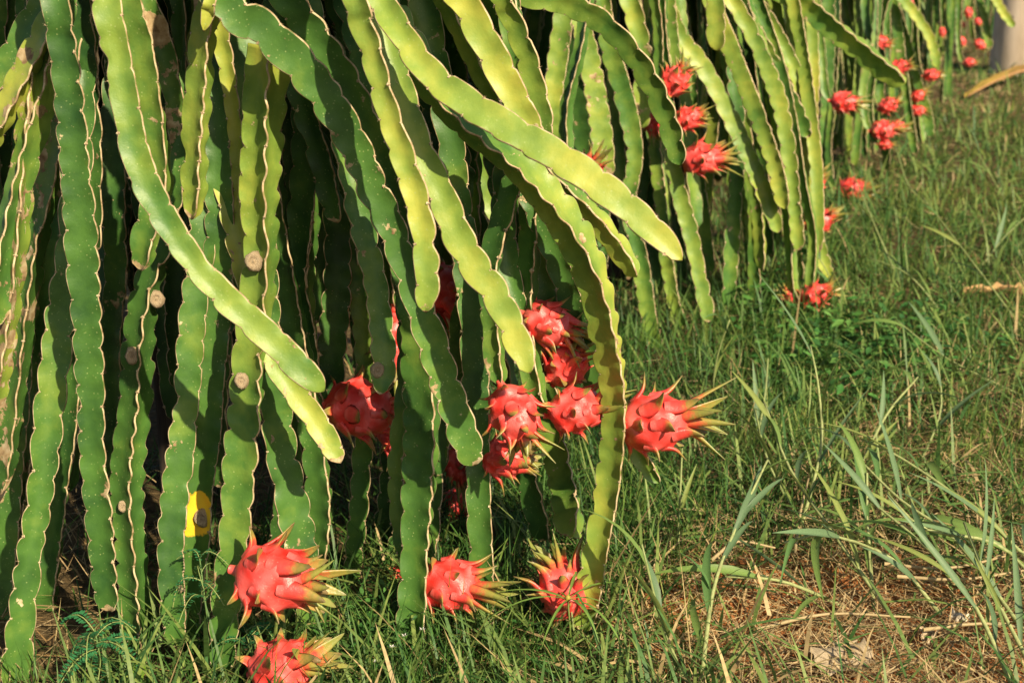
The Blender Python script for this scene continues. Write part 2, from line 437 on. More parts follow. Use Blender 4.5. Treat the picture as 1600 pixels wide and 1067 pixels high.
def spread(Y): return 2.0 + (Y - 2.0) * 1.6
def traced(key, pts, w, Y, roll=(0, 0), tint=.4, wear=.12, level='hi', ext=True, patch=None, knobs=(), young=False, spr=True, tip_len=.05, head=None):
    if not isinstance(w, tuple): w = (w, w)
    if not isinstance(Y, tuple): Y = (Y, Y)
    if not isinstance(tint, tuple): tint = (tint, tint)
    if not isinstance(roll, tuple): roll = (roll, roll)
    if spr: Y = (spread(Y[0]), spread(Y[1]))
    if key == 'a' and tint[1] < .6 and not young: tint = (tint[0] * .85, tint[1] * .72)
    n = len(pts); P = []
    for i, (px, py) in enumerate(pts):
        P.append(at(px, py, Y[0] + (Y[1] - Y[0]) * i / (n - 1)))
    k = [1 / (1.732 * max(.87, math.cos(math.radians(((r + 60) % 120) - 60)) )) for r in roll[:2]]
    R0 = w[0] * pxm(pts[0][1], Y[0]) * k[0]; R1 = w[1] * pxm(pts[-1][1], Y[1]) * k[1]
    if ext:
        P = to_head(P, head or head_of(key))
    kn = [(at(a, b, Y[0] + (Y[1] - Y[0]) * .5), r) for a, b, r in knobs]
    pt = at(*patch, Y[1]) if patch else None
    return add_stem(PLANTS[key], P, R0, R1, roll, tint, wear, level, (0, -1, .15), pt, True, kn, tip_len, young)

# --- the big plant: stems one can follow in the photograph
A = 'a'
traced(A, [(90,-10),(100,60),(110,130),(118,220),(127,330),(132,430),(138,520),(143,620),(147,700),(158,790),(166,870),(172,952)], (54,46), (1.94,1.97), 0, (.25,.36), .10)
traced(A, [(168,-10),(182,70),(198,150),(214,235),(240,305),(292,392),(350,462),(422,527),(504,608)], (52,46), (1.90,1.86), (8,-10), (.28,.62), .02, young=True)
traced(A, [(202,-10),(222,60),(235,130),(244,190),(250,245),(250,310),(232,370),(222,420)], (56,44), 1.99, (10,20), (.85,.5), .08)
traced(A, [(328,-10),(318,60),(314,120),(309,190),(306,250),(306,310),(300,340)], (58,40), 1.96, (32,40), (.72,.62), .15, tip_len=.07)
traced(A, [(332,-20),(326,15),(319,46)], (30,26), 1.92, 0, (.9,.9), .05, young=True)
traced(A, [(338,10),(352,80),(364,150),(374,230),(380,310),(382,372)], (52,26), 2.03, 15, (.9,.8), .10)
traced(A, [(422,74),(414,150),(412,225),(409,310),(413,390),(409,440),(402,520),(394,580),(388,650),(380,720),(372,800),(362,880),(352,960),(343,1085)], (66,46), (1.985,1.96), (52,-6), (.72,.48), .12, ext=False,
       knobs=[(397,408,.011),(379,592,.009)])
traced(A, [(350,2),(400,34),(455,85),(498,132),(533,187),(560,237),(582,290),(606,340),(632,410),(662,495),(688,575),(714,650),(741,724)], (58,50), (1.93,1.97), (6,0), (.35,.50), .30)
traced(A, [(440,-25),(488,42),(535,110),(570,180),(600,250),(625,310),(650,380),(670,440)], (58,50), 1.985, 20, (.45,.3), .10)
traced(A, [(556,-15),(568,30),(585,80),(600,140),(617,195),(635,250),(652,305),(664,370),(668,430),(665,484)], (58,40), (1.88,1.86), (24,10), (.52,.72), .04, young=True)
traced(A, [(640,185),(660,240),(690,300),(718,370),(747,420),(779,465),(808,530),(827,579)], (50,48), (1.93,1.86), (-8,0), (.40,.78), .03, young=True)
traced(A, [(588,-30),(608,20),(632,60),(667,110),(712,150),(775,190),(850,234),(925,283),(1000,343),(1063,403)], (66,46), (1.93,1.80), (-12,0), (.42,.80), .02, young=True)
traced(A, [(650,100),(720,182),(798,245),(848,300),(888,352),(918,410),(938,470),(951,540),(962,600),(964,670),(955,760),(942,830),(928,900),(910,982)], (70,44), (2.03,2.045), (64,12,.60), (.35,.66), .14, ext=True)
traced(A, [(800,190),(865,275),(925,335),(965,385),(993,430)], (44,34), (2.08,2.06), (58,54), (.5,.65), .05, young=True)
traced(A, [(690,-50),(726,0),(755,56),(785,112),(812,168),(842,214)], (68,48), (1.98,1.96), (0,10), (.85,.85), .06)
traced(A, [(776,-25),(800,20),(822,75),(840,140),(856,214)], (50,34), 2.03, (40,30), (.55,.6), .18)
traced(A, [(700,190),(715,300),(730,420),(738,500),(742,600),(748,700),(750,780),(756,880),(755,940),(750,1008)], (50,42), (2.12,2.085), (-10,8), (.25,.45), .14)
traced(A, [(640,410),(654,500),(660,580),(662,660),(660,740),(657,820),(655,900),(652,980),(657,1085)], 52, (2.06,2.01), (28,30), (.22,.48), .08)
traced(A, [(540,250),(558,330),(574,390),(588,450),(597,520),(600,570),(594,613)], (42,40), (2.07,2.03), (-28,-14), (.4,.55), .10, knobs=[(590,573,.009)])
traced(A, [(575,620),(566,720),(561,790),(553,860),(545,962)], (38,32), 2.20, 0, .50, .06)
traced(A, [(405,500),(428,555),(462,610),(500,665),(531,720)], (40,42), (2.0,1.96), (0,-8), (.65,.80), .16)
traced(A, [(418,540),(428,640),(440,720),(452,780),(468,850),(478,920),(484,1006)], (50,46), 2.04, (-34,-22), (.35,.45), .10, knobs=[(422,682,.007)])
traced(A, [(468,540),(485,640),(497,720),(503,790),(500,882)], 40, 2.11, (36,30), .38, .05)
traced(A, [(320,330),(311,420),(302,500),(294,600),(284,690),(274,770),(268,840),(270,920),(277,1012)], (52,42), (2.04,1.99), (-12,-6), (.30,.45), .10)
traced(A, [(348,320),(345,420),(338,500),(330,600),(325,680),(316,760),(312,830),(303,900),(298,980),(292,1070)], (52,46), 2.035, (0,10), (.30,.42), .08, patch=(306,800), knobs=[(317,806,.011)])
traced(A, [(266,360),(246,410),(226,480),(216,560),(212,630),(202,700),(198,770),(203,840),(210,910),(220,1016)], (50,46), (2.06,2.02), (20,40), (.25,.40), .20, knobs=[(243,468,.010),(207,556,.010),(196,785,.007)])
traced(A, [(112,390),(98,480),(88,560),(78,640),(70,720),(58,800),(46,870),(34,960),(22,1080)], (44,46), (2.03,1.98), (-24,-12), (.38,.44), .10)
traced(A, [(80,-30),(45,40),(15,95),(-20,150),(-50,220)], 38, 2.02, 10, .45, .35)
traced(A, [(92,0),(60,70),(30,130),(-2,195),(-30,250)], 40, 1.99, (20,30), (.5,.65), .30)
traced(A, [(80,110),(60,180),(36,260),(16,340),(0,420),(-12,510)], (46,42), (2.0,1.96), (40,50), (.6,.55), .48)
traced(A, [(72,300),(55,360),(45,440),(35,520),(25,600),(12,690),(-4,770)], 46, 2.05, (30,24), (.55,.5), .62)
traced(A, [(84,390),(68,540),(54,640),(42,720),(30,800),(10,900),(-5,985)], 40, 2.12, (12,30), .35, .35)
traced(A, [(28,350),(16,450),(4,540),(-12,640)], 38, 1.98, 45, .6, .85)
traced(A, [(225,-10),(248,50),(265,110),(278,180),(285,250),(286,330)], (46,36), 2.08, 5, .35, .80)
traced(A, [(282,-10),(286,50),(287,120),(285,200),(276,300)], 30, 2.10, 30, .4, .25)
traced(A, [(124,-10),(132,60),(137,130),(143,220),(146,300),(150,390)], 40, 2.07, 12, .22, .08)
traced(A, [(112,620),(100,740),(92,800),(80,880),(72,950),(76,1022)], 40, 2.12, 20, .32, .15)
traced(A, [(34,600),(22,720),(15,800),(6,900),(2,1000)], 40, 2.10, 0, .36, .20)
traced(A, [(482,210),(478,300),(470,380),(466,440),(478,500),(490,590)], (52,44), 2.13, 15, .20, .08)
traced(A, [(522,280),(527,380),(526,460),(520,540),(515,630)], 46, 2.19, 0, .14, .05)
traced(A, [(545,360),(555,440),(570,520),(573,595)], 30, 2.22, 20, .2, .08)
traced(A, [(465,110),(490,200),(507,250),(520,310),(528,345)], 42, 2.09, 28, .25, .15)
traced(A, [(812,440),(835,530),(852,600),(866,670),(880,740),(890,790),(893,836)], (44,48), (2.34,2.10), (20,34), (.4,.62), .22)
traced(A, [(812,670),(828,740),(840,790),(850,842)], 38, 2.16, 35, .22, .08)
traced(A, [(770,160),(780,250),(790,320),(796,392)], 46, 2.17, 5, .45, .12)
traced(A, [(700,220),(725,300),(740,370),(747,450)], (62,50), 2.15, 0, .20, .08)
traced(A, [(828,290),(860,370),(885,440),(905,500),(925,560),(941,630)], (52,40), 2.10, 18, .30, .08)
traced(A, [(950,590),(975,650),(1003,712),(1029,752)], (34,30), (2.14,2.12), 30, .45, .06)
traced(A, [(648,740),(636,830),(616,900),(600,990)], 44, 2.24, 20, .22, .08)
traced(A, [(610,670),(612,760),(600,855)], 40, 2.28, 10, .2, .05)
traced(A, [(384,300),(370,420),(352,540),(342,650),(345,760)], 40, 2.14, 15, .22, .08)
traced(A, [(455,610),(460,700),(452,800),(440,900),(436,1010)], 42, 2.16, 30, .3, .08)
traced(A, [(180,300),(185,420),(178,540),(182,660),(186,760)], 40, 2.16, 10, .2, .3)

# --- stems inside and above, behind those
def fill(key, n, rmin, rmax, level, az=(0, 2 * math.pi), zend=(.02, .35), tint=(.15, .45), squeeze=1.0, ymin=None, wr=(.05, .25), xlim=None):
    p = PLANTS[key].location; made = 0; tries = 0
    while made < n and tries < n * 8:
        tries += 1
        a = random.uniform(*az); r = random.uniform(rmin, rmax); ca, sa = math.cos(a), math.sin(a) * squeeze
        if ymin is not None and p.y + r * sa < ymin: continue
        if xlim is not None and not (xlim[0] < p.x + r * ca < xlim[1]): continue
        h = head_of(key); zt = random.uniform(.95, 1.35); ze = random.uniform(*zend)
        tx, ty = -sa * random.uniform(-.16, .16), ca * random.uniform(-.16, .16)
        k = random.uniform(.05, .20)
        pts = [h, Vector((p.x + ca * r * .45, p.y + sa * r * .45, h.z + .10)), Vector((p.x + ca * r * .80, p.y + sa * r * .80, zt + .10)),
               Vector((p.x + ca * r * .97, p.y + sa * r * .97, zt - .22))]
        nz = 3
        for i in range(1, nz + 1):
            f = i / nz; z = (zt - .22) + (ze - (zt - .22)) * f
            pts.append(Vector((p.x + ca * (r + k * f * .6) + tx * f + random.uniform(-.012, .012), p.y + sa * (r + k * f * .6) + ty * f + random.uniform(-.012, .012), z)))
        t0 = random.uniform(*tint)
        R = random.uniform(.021, .029)
        add_stem(PLANTS[key], pts, R * 1.1, R * random.uniform(.85, 1.0), (random.uniform(0, 120),) * 2, (t0 + random.uniform(0, .2), t0), random.uniform(*wr), level,
                 (ca, sa, .1), areoles=level != 'lo')
        made += 1
fill('a', 60, .22, .62, 'mid', zend=(.03, .4), tint=(.02, .22), ymin=2.44, xlim=(-1.5, -.16))  # inner stems get darker skin, standing in for the shade between stems
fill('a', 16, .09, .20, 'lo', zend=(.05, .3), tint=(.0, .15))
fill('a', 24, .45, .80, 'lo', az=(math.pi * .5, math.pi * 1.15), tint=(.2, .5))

# --- second plant
Bk = dict(level='mid', spr=False)
traced(A, [(800,-30),(880,0),(940,30),(990,80),(1025,135),(1050,195),(1064,256)], (46,36), (2.75,2.70), (34,26), (.30,.50), .02, young=True, spr=False, level='hi', head=Vector((.1,4.2,1.5)))
B = 'b'
traced(B, [(1048,220),(1062,300),(1078,360),(1092,430),(1107,502)], (30,26), (3.75,3.70), (0,8), (.65,.6), .08, **Bk)
traced(B, [(884,10),(874,80),(866,140),(862,200),(860,262)], 34, (3.62,3.6), 0, (.7,.55), .35, **Bk)
traced(B, [(892,40),(900,120),(908,180),(920,255)], 36, 3.85, 35, .25, .1, **Bk)
traced(B, [(902,10),(918,80),(930,150),(940,220),(947,300)], 34, 3.72, 0, (.9,.6), .45, **Bk)
traced(B, [(950,50),(970,130),(985,190),(992,250),(982,320),(1000,400),(1015,500),(1029,560)], (34,26), 3.75, 14, (.35,.5), .15, **Bk)
traced(B, [(982,-15),(995,40),(1005,100),(1000,200)], 34, 3.80, 10, (.85,.5), .4, **Bk)
traced(B, [(1040,-15),(1045,50),(1050,125)], 32, 3.82, 8, .7, .15, **Bk)
traced(B, [(1055,45),(1090,95),(1115,135),(1146,197),(1176,262),(1198,315),(1216,362)], (30,28), (3.95,3.90), 0, (.75,.62), .06, **Bk)
traced(B, [(1117,-15),(1120,30),(1121,78)], 30, 3.72, 20, .62, .02, young=True, **Bk)
traced(B, [(1118,15),(1140,70),(1169,140),(1197,211),(1215,265),(1227,325)], (28,26), (3.92,3.85), 28, (.5,.75), .02, young=True, **Bk)
traced(B, [(1138,-10),(1165,35),(1185,75),(1215,150),(1230,220),(1240,300),(1248,390)], (27,25), (4.05,4.0), 10, (.85,.62), .06, **Bk)
traced(B, [(1172,-15),(1205,40),(1228,80),(1247,130),(1255,185),(1257,240),(1260,300),(1275,370),(1294,435)], (28,24), (4.25,4.2), 0, (.8,.72), .06, **Bk)
traced(B, [(1160,10),(1197,79),(1230,146),(1264,213)], 25, 4.15, 25, .4, .15, **Bk)
traced(B, [(1238,-10),(1240,45),(1240,100)], 27, 4.35, 5, .65, .15, **Bk)
traced(B, [(1210,-25),(1260,8),(1300,40),(1340,72),(1380,105),(1413,130)], (36,32), (4.3,4.1), 36, (.42,.65), .02, young=True, **Bk)
traced(B, [(1040,380),(1045,420),(1054,470),(1069,512)], (24,20), 3.9, 25, .45, .3, **Bk)
traced(B, [(1152,230),(1146,340),(1140,420),(1135,486)], 25, 4.02, 0, .32, .1, **Bk)
traced(B, [(1172,290),(1180,400),(1181,466)], 22, 4.1, 30, .5, .2, **Bk)
traced(B, [(1090,250),(1100,350),(1108,430)], 24, 4.15, 20, .35, .1, **Bk)
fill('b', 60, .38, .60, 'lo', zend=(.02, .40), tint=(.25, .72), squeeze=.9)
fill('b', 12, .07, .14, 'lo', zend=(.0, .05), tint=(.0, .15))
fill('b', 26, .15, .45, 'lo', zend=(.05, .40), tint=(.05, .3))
traced('c', [(1295,-10),(1293,80),(1290,180),(1286,268)], 22, 6.0, 10, .4, .1, **Bk)
traced('c', [(1395,0),(1415,60),(1432,120),(1446,170),(1454,214)], 16, 6.4, 20, .4, .08, **Bk)
traced('c', [(1400,-15),(1430,25),(1452,60),(1464,105)], 18, 6.3, 0, .72, .08, **Bk)
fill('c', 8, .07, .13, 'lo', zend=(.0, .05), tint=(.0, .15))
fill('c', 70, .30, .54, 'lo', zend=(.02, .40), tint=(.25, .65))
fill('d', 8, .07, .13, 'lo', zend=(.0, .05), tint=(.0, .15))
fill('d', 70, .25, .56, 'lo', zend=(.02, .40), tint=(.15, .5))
traced('d', [(1536,-25),(1552,-5),(1568,22),(1584,42)], 14, 8.6, 10, .75, .05, **Bk)
traced('d', [(1525,-15),(1535,20),(1541,50),(1546,78)], 13, 8.7, 10, .45, .05, **Bk)
fill('e', 50, .20, .56, 'lo', tint=(.05, .35))

# ------------------------------------------------------------------ fruit
FL, FR = .122, .047                                   # body length and radius of the pattern fruit
def profile(z):                                        # z in 0..1 from stalk to crown
    return FR * (max(0.0, 1 - abs(2 * z - .96) ** 2.5 / 1.0)) ** .55 if 0 <= z <= .98 else 0
def body_mesh(seed, seats):
    r_ = np.random.default_rng(seed); nu, nv = 40, 30
    V = []; Cc = []
    for i in range(nv + 1):
        z = i / nv; zz = .5 - .5 * math.cos(math.pi * z)
        pr = FR * (max(1e-4, 1 - abs(2 * zz - 1) ** 2.35)) ** .52
        pr *= 1 - .16 * max(0, zz - .55) / .45
        for k in range(nu):
            a = 2 * math.pi * k / nu
            bsum = 0
            for (sa, sz, sw) in seats:
                da = (a - sa + math.pi) % (2 * math.pi) - math.pi
                dz = (zz - sz)
                g = math.exp(-(da * pr / .015) ** 2 - ((dz - .06) / .085) ** 2)
                h = math.exp(-(da * pr / .022) ** 2 - ((dz + .12) / .10) ** 2)
                bsum += .0080 * g * sw - .0035 * h * sw
            rr = pr * (1 + .02 * math.sin(3 * a + seed)) + bsum * min(1, pr / .03)
            V.append((math.cos(a) * rr, math.sin(a) * rr, zz * FL))
            Cc.append((max(0, (zz - .90) * 5) * .8, min(1, max(0, bsum / .007)), .6, 1))
    Q = [(i * nu + k, i * nu + (k + 1) % nu, (i + 1) * nu + (k + 1) % nu, (i + 1) * nu + k) for i in range(nv) for k in range(nu)]
    return mesh_np('body', V, Q, None, Cc)
def scale_mesh(seed, length, width, lift, curl, green, twist=0.0, start=0.0, seat=.4):
    """A fleshy bract: seated on the rind (+Y out of the rind, +Z to the crown), lying along it, then bending away to a point."""
    r_ = np.random.default_rng(seed); n, m = 14, 7
    V = []; Cc = []; ang = lift; y = -.0068; z = -.010; x = 0
    dl = (length + .012) / (n - 1)
    for i in range(n):
        t = i / (n - 1)
        wdt = width * (1 - t) ** .70 * (1 - .45 * math.exp(-t / .12)) + .0008
        thk = (.0050 * (1 - t) ** .9 + .0007)
        if i:
            f_ = max(0, t - seat) / (1 - seat)
            ang += curl / (n - 1) * (2.2 if 0 < f_ < .55 else .35) + r_.uniform(-.04, .04)
            y += math.sin(ang) * dl; z += math.cos(ang) * dl; x += twist * dl * t
        ny_, nz_ = math.cos(ang), -math.sin(ang)
        cup = .30 * wdt * (1 - .5 * t)
        for sgn in (1, -1):
            rng_k = range(m) if sgn == 1 else range(m - 2, 0, -1)
            for k in rng_k:
                f = -1 + 2 * k / (m - 1)
                off = -cup * f * f + (thk * (1 - f * f) ** .5) * (1 if sgn == 1 else -.8)
                V.append((x + f * wdt * .5 + r_.uniform(-.0003, .0003), y + ny_ * off, z + nz_ * off))
                Cc.append((min(1, start + (1.05 - start) * t ** 1.7), .30 * (1 - t), green, 1))
    c = m + m - 2
    Q = [(i * c + k, i * c + (k + 1) % c, (i + 1) * c + (k + 1) % c, (i + 1) * c + k) for i in range(n - 1) for k in range(c)]
    return mesh_np('scale', V, Q, None, Cc)
SHORT = [scale_mesh(s, random.uniform(.028, .036), random.uniform(.022, .027), .34, random.uniform(.5, 1.0), .1) for s in range(3)]
MIDS = [scale_mesh(10 + s, random.uniform(.046, .066), random.uniform(.028, .036), .32, random.uniform(.45, 1.2), .15, random.uniform(-.3, .3)) for s in range(6)]
LONG = [scale_mesh(20 + s, random.uniform(.048, .074), random.uniform(.018, .025), .14, random.uniform(-.35, .65), random.uniform(.35, 1.0), random.uniform(-.5, .5), .26, .1) for s in range(8)]
def remnant_mesh():
    V, Q, T = tube([(0, 0, FL * .93), (.001, 0, FL + .004), (.003, .001, FL + .016), (.007, .003, FL + .026)], [.014, .011, .006, .002], 8)
    return mesh_np('flower_remnant', V, Q, T, [(1, 0, .1, 1)] * len(V))
REM = remnant_mesh(); REM.materials.append(M_FRUIT)
def stalk_mesh():
    V, Q, T = tube([(0, 0, -.012), (0, 0, -.004), (0, 0, .004), (0, 0, .014)], [.007, .008, .012, .018], 10)
    return mesh_np('stalk', V, Q, T, [(.25, 0, .3, 1)] * len(V))
STK = stalk_mesh(); STK.materials.append(M_FRUIT)
for me in SHORT + MIDS + LONG: me.materials.append(M_FRUIT)
def layout(seed):
    r_ = random.Random(seed); seats = []
    rows = [(.09, 3), (.25, 4), (.43, 4), (.61, 4), (.78, 4)]
    off = r_.uniform(0, 6)
    for ri, (z, n) in enumerate(rows):
        for k in range(n):
            seats.append((off + 2 * math.pi * (k + .5 * (ri % 2)) / n + r_.uniform(-.16, .16), z + r_.uniform(-.035, .035), r_.uniform(.7, 1.2)))
    return seats
VAR = []
for sd_ in range(4):
    st = layout(100 + sd_); me = body_mesh(sd_, st); me.materials.append(M_FRUIT); VAR.append((st, me))
def rind_r(z): return FR * (max(1e-4, 1 - abs(2 * z - 1) ** 2.35)) ** .52 * (1 - .16 * max(0, z - .55) / .45)
NF = 0
def fruit(px, py, size, ang, toward, Y, label, group=None, plant='a', carrier=True, spr=True, crown=1.0, cat='dragon fruit', spiny=1.0):
    """size: body length in pixels; ang: which way the crown points in the upright plane; toward: share pointing at the viewer."""
    global NF
    NF += 1
    if spr: Y = spread(Y)
    a = math.radians(ang)
    d = Vector((math.cos(a), -toward, math.sin(a))).normalized()
    c = at(px, py, Y); L = size * pxm(py, Y) / max(.75, math.sqrt(max(.01, 1 - d.y * d.y))); sc = L / FL
    prox = c - d * L * .5
    root = empty('dragon_fruit', prox)
    q = d.to_track_quat('Z', 'Y') @ Quaternion((0, 0, 1), random.uniform(0, 6.28))
    root.rotation_mode = 'QUATERNION'; root.rotation_quaternion = q; root.scale = (sc, sc, sc)
    tag(root, label, cat, group)
    seats, bm_ = VAR[NF % 4]
    link('body', bm_, root); link('stalk', STK, root); link('flower_remnant', REM, root)
    r_ = random.Random(NF * 17)
    for (sa, sz, sw) in seats:
        src = SHORT if sz < .2 else (MIDS if r_.random() < .8 else SHORT)
        o = link('scale', r_.choice(src), root)
        rr = rind_r(sz) + .0035
        dz = .01; slope = (rind_r(min(.97, sz + dz)) - rind_r(sz - dz)) / (2 * dz * FL)
        nrm = Vector((math.cos(sa), math.sin(sa), -slope)).normalized()
        up = Vector((math.cos(sa) * slope, math.sin(sa) * slope, 1)).normalized()
        xx = nrm.cross(up).normalized()
        Mx = Matrix((xx, nrm, up)).transposed().to_4x4()
        Mx.translation = Vector((math.cos(sa) * rr, math.sin(sa) * rr, sz * FL))
        k = min(1.3, sw * r_.uniform(.80, 1.15)) * spiny * .95
        o.matrix_local = Mx @ Matrix.Diagonal((1.22, k, k, 1))
    for j in range(8):
        sa = 2 * math.pi * j / 8 + r_.uniform(-.2, .2)
        o = link('crown_scale', r_.choice(LONG), root)
        tilt = r_.uniform(.05, .50) if j % 2 else r_.uniform(-.05, .2)
        nrm = Vector((math.cos(sa) * math.cos(tilt), math.sin(sa) * math.cos(tilt), -math.sin(tilt)))
        up = Vector((math.cos(sa) * math.sin(tilt), math.sin(sa) * math.sin(tilt), math.cos(tilt)))
        xx = nrm.cross(up).normalized()
        Mx = Matrix((xx, nrm, up)).transposed().to_4x4()
        rr = .018 if j % 2 == 0 else .026
        Mx.translation = Vector((math.cos(sa) * rr, math.sin(sa) * rr, FL * (.95 if j % 2 == 0 else .90)))
        k = crown * r_.uniform(.6, 1.15)
        o.matrix_local = Mx @ Matrix.Diagonal((1.25, 1, k, 1))
    if carrier:
        p = prox - d * .004 * sc
        back = Vector((-d.x * .03, .03, 0))
        pts = to_head([p + back + Vector((random.uniform(-.04, .04), .03, .34)), p + back + Vector((0, .02, .18)), p - d * .02 + Vector((0, .012, .05)), p], head_of(plant))
        R = .026 if plant == 'a' else .024
        add_stem(PLANTS[plant], pts, R, R * .85, (random.uniform(0, 60),) * 2, (.35, .4), .1, 'mid' if plant == 'a' else 'lo', (0, -1, .1), tip_len=.04)
    return root

fruit(428, 903, 122, -4, .30, 1.915, 'large ripe dragon fruit with spread pink-red scales, low on a tall stem beside feathery weeds', carrier=False, spiny=1.15)
fruit(440, 1042, 104, 25, .35, 1.905, 'red dragon fruit lying in the grass right below the large spread-scaled one', carrier=False)
fruit(702, 912, 94, -2, .40, 2.035, 'dragon fruit near the ground with long green crown scales crossing a hanging stem', crown=1.35)
fruit(880, 922, 92, 112, -.1, 2.05, 'spiky small-bodied dragon fruit against the foot of the longest bowed stem', carrier=False, spiny=1.35)
fruit(563, 637, 112, -4, .1, 2.13, 'deep red dragon fruit between hanging stems, its thin upper scales curling upward')
fruit(622, 684, 66, -35, .3, 2.19, 'small dragon fruit with green scale tips tucked under the deep red one', spiny=1.1)
fruit(803, 645, 84, -62, .55, 2.03, 'bright round dragon fruit facing outward between two stems, in the middle of the cluster')
fruit(788, 716, 74, 0, .1, 2.10, 'dragon fruit half hidden under the bright round one, green crown scales pointing outward')
fruit(1022, 660, 112, 12, .15, 2.06, 'pink-red dragon fruit sticking out over the grass from the longest bowed stem', carrier=False, crown=1.55, spiny=1.1)
fruit(820, 426, 96, 62, .35, 2.20, 'shaded dark red dragon fruit topmost of the cluster, dark scales upright')
fruit(856, 505, 82, -20, .2, 2.09, 'dragon fruit in the cluster directly below the shaded topmost one')
fruit(886, 570, 76, 60, .3, 2.10, 'pale pink lit dragon fruit in the cluster behind the bowed stem')
fruit(900, 640, 88, 15, .2, 2.06, 'dragon fruit with a narrow crown squeezed behind the bowed stem, lowest on that side')
fruit(716, 722, 62, -70, .2, 2.30, 'dragon fruit sliver showing behind the tip of a slanting stem')
fruit(700, 455, 92, -50, .1, 2.21, 'very dark red dragon fruit deep in shade behind the slanting stem')
fruit(627, 530, 96, -80, .1, 2.21, 'tall shaded dragon fruit deep among the dark inner stems')
fruit(722, 790, 64, -80, .2, 2.38, 'dark dragon fruit in shade just above the grass, lowest of the inner ones')
fruit(632, 893, 42, 180, .1, 2.20, 'dragon fruit mostly hidden behind the thick hanging stem above the grass')
bg1 = dict(plant='b', spr=False)
fruit(915, 272, 56, 55, .2, 3.30, 'dragon fruit with yellow crown scales peeping over the broad slanting pale stem', crown=1.3, **bg1)
fruit(1054, 128, 52, 60, .2, 3.72, 'red dragon fruit with upright green crown, topmost of three beside the arching stem', **bg1)
fruit(1074, 186, 46, 15, .2, 3.80, 'dragon fruit with pale scale tips, middle one of three beside the arching stem', **bg1)
fruit(1096, 248, 62, 5, .25, 3.70, 'plump dragon fruit with long pale crown, lowest of three beside the arching stem', crown=1.3, **bg1)
fruit(1022, 190, 40, -80, .1, 3.85, 'thin sliver of a dragon fruit on the shaded side of the arching stem', **bg1)
fruit(1270, 290, 42, 60, .2, 4.75, 'upper of two dragon fruits behind the long straight stem tip', **bg1)
fruit(1279, 346, 46, 30, .3, 4.70, 'lower of two dragon fruits behind the long straight stem tip', **bg1)
fruit(1273, 462, 46, 25, .2, 3.98, 'dragon fruit lying low in the leafy weed patch with a green crown', crown=1.3, **bg1)
fruit(1240, 462, 36, 160, .2, 4.02, 'small dragon fruit in the leafy weeds beside one with a green crown', **bg1)
bc = dict(plant='c', spr=False, crown=1.2)
fruit(1330, 297, 42, 0, .4, 5.90, 'lone spiky dragon fruit just above the open grass', spiny=1.1, **bc)
fruit(1318, 160, 40, -5, .2, 5.70, 'dragon fruit hanging alone on the side of the third plant, crown towards the grass', spiny=.8, **bc)
G3 = dict(spiny=.75, group='fruits clustered on the third plant', **bc)
for a_ in [(1388,165,30,25,6.1,'plump dragon fruit with a long pale crown, mid-height in the third plant\'s loose cluster'),
           (1380,203,38,5,6.0,'largest dragon fruit of the loose cluster low on the third plant'),
           (1376,66,26,-10,6.1,'dragon fruit just above the long slanting stem tip, high on the third plant'),
           (1405,105,28,10,6.1,'dragon fruit touching the end of the long slanting stem tip'),
           (1434,150,22,30,6.4,'upper of two small dragon fruits stacked beside a thin dark hanging stem'),
           (1434,173,22,0,6.4,'lower of two small dragon fruits stacked beside a thin dark hanging stem'),
           (1382,226,20,0,6.0,'smallest dragon fruit, hanging under the largest one of the loose cluster'),
           (1402,200,26,5,6.1,'dragon fruit pressed against the crown of the largest one in the loose cluster'),
           (1455,118,24,5,6.5,'small dragon fruit standing out alone from the third plant towards the open grass')]:
    fruit(a_[0], a_[1], a_[2], a_[3], .2, a_[4], a_[5], **G3)
G4 = dict(spiny=.7, group='fruits on the plant by the pole', plant='d', spr=False)
L4 = 'small far red dragon fruit on the plant by the concrete pole'
for a_ in [(1513,20,16,-80,8.5),(1503,38,11,-60,8.6),(1503,65,15,-70,8.5),(1515,98,17,0,8.4),(1531,70,18,-40,8.5),(1427,60,15,-70,8.4),(1426,4,16,-40,8.4),(1472,50,14,-70,8.5),(1528,34,12,-50,8.6)]:
    fruit(a_[0], a_[1], a_[2], a_[3], .2, a_[4], L4, **G4)

# ------------------------------------------------------------------ concrete pole
pole = empty('concrete_pole', (3.93, 11.15, 0)); tag(pole, 'thick round concrete pole standing in grass past the end of the cactus row', 'pole')
V, Q, T = tube([(0, 0, -.3), (0, 0, .0), (0, 0, 1.5), (0, 0, 4), (0, 0, 7.5)], [.232, .23, .216, .19, .155], 40)
link('shaft', mesh_np('shaft', V, Q, T), pole, M_CONC)
hm, ht, hb = new_mat('hole_shade'); hn = N(ht, 'ShaderNodeTexNoise', Scale=60.0)
ht.links.new(ramp(ht, hn.outputs[0], [(.3, (.012, .010, .008)), (.7, (.03, .025, .02))]), hb.inputs['Base Color'])
V, Q, T = tube([(0, -.012, 0), (0, .0, 0), (0, .004, 0)], [.013, .013, .009], 12)
ho = link('bolt_hole', mesh_np('bolt_hole', V, Q, T), pole, hm)  # solid dark plug; the shade inside the hole is its colour
hp = at(1586, 29, 10.93) - pole.location
ang_ = math.asin(max(-.9, min(.9, hp.x / .22))); ho.location = (hp.x, -math.sqrt(max(.001, .2205 ** 2 - hp.x ** 2)), hp.z); ho.rotation_euler = (0, 0, ang_)

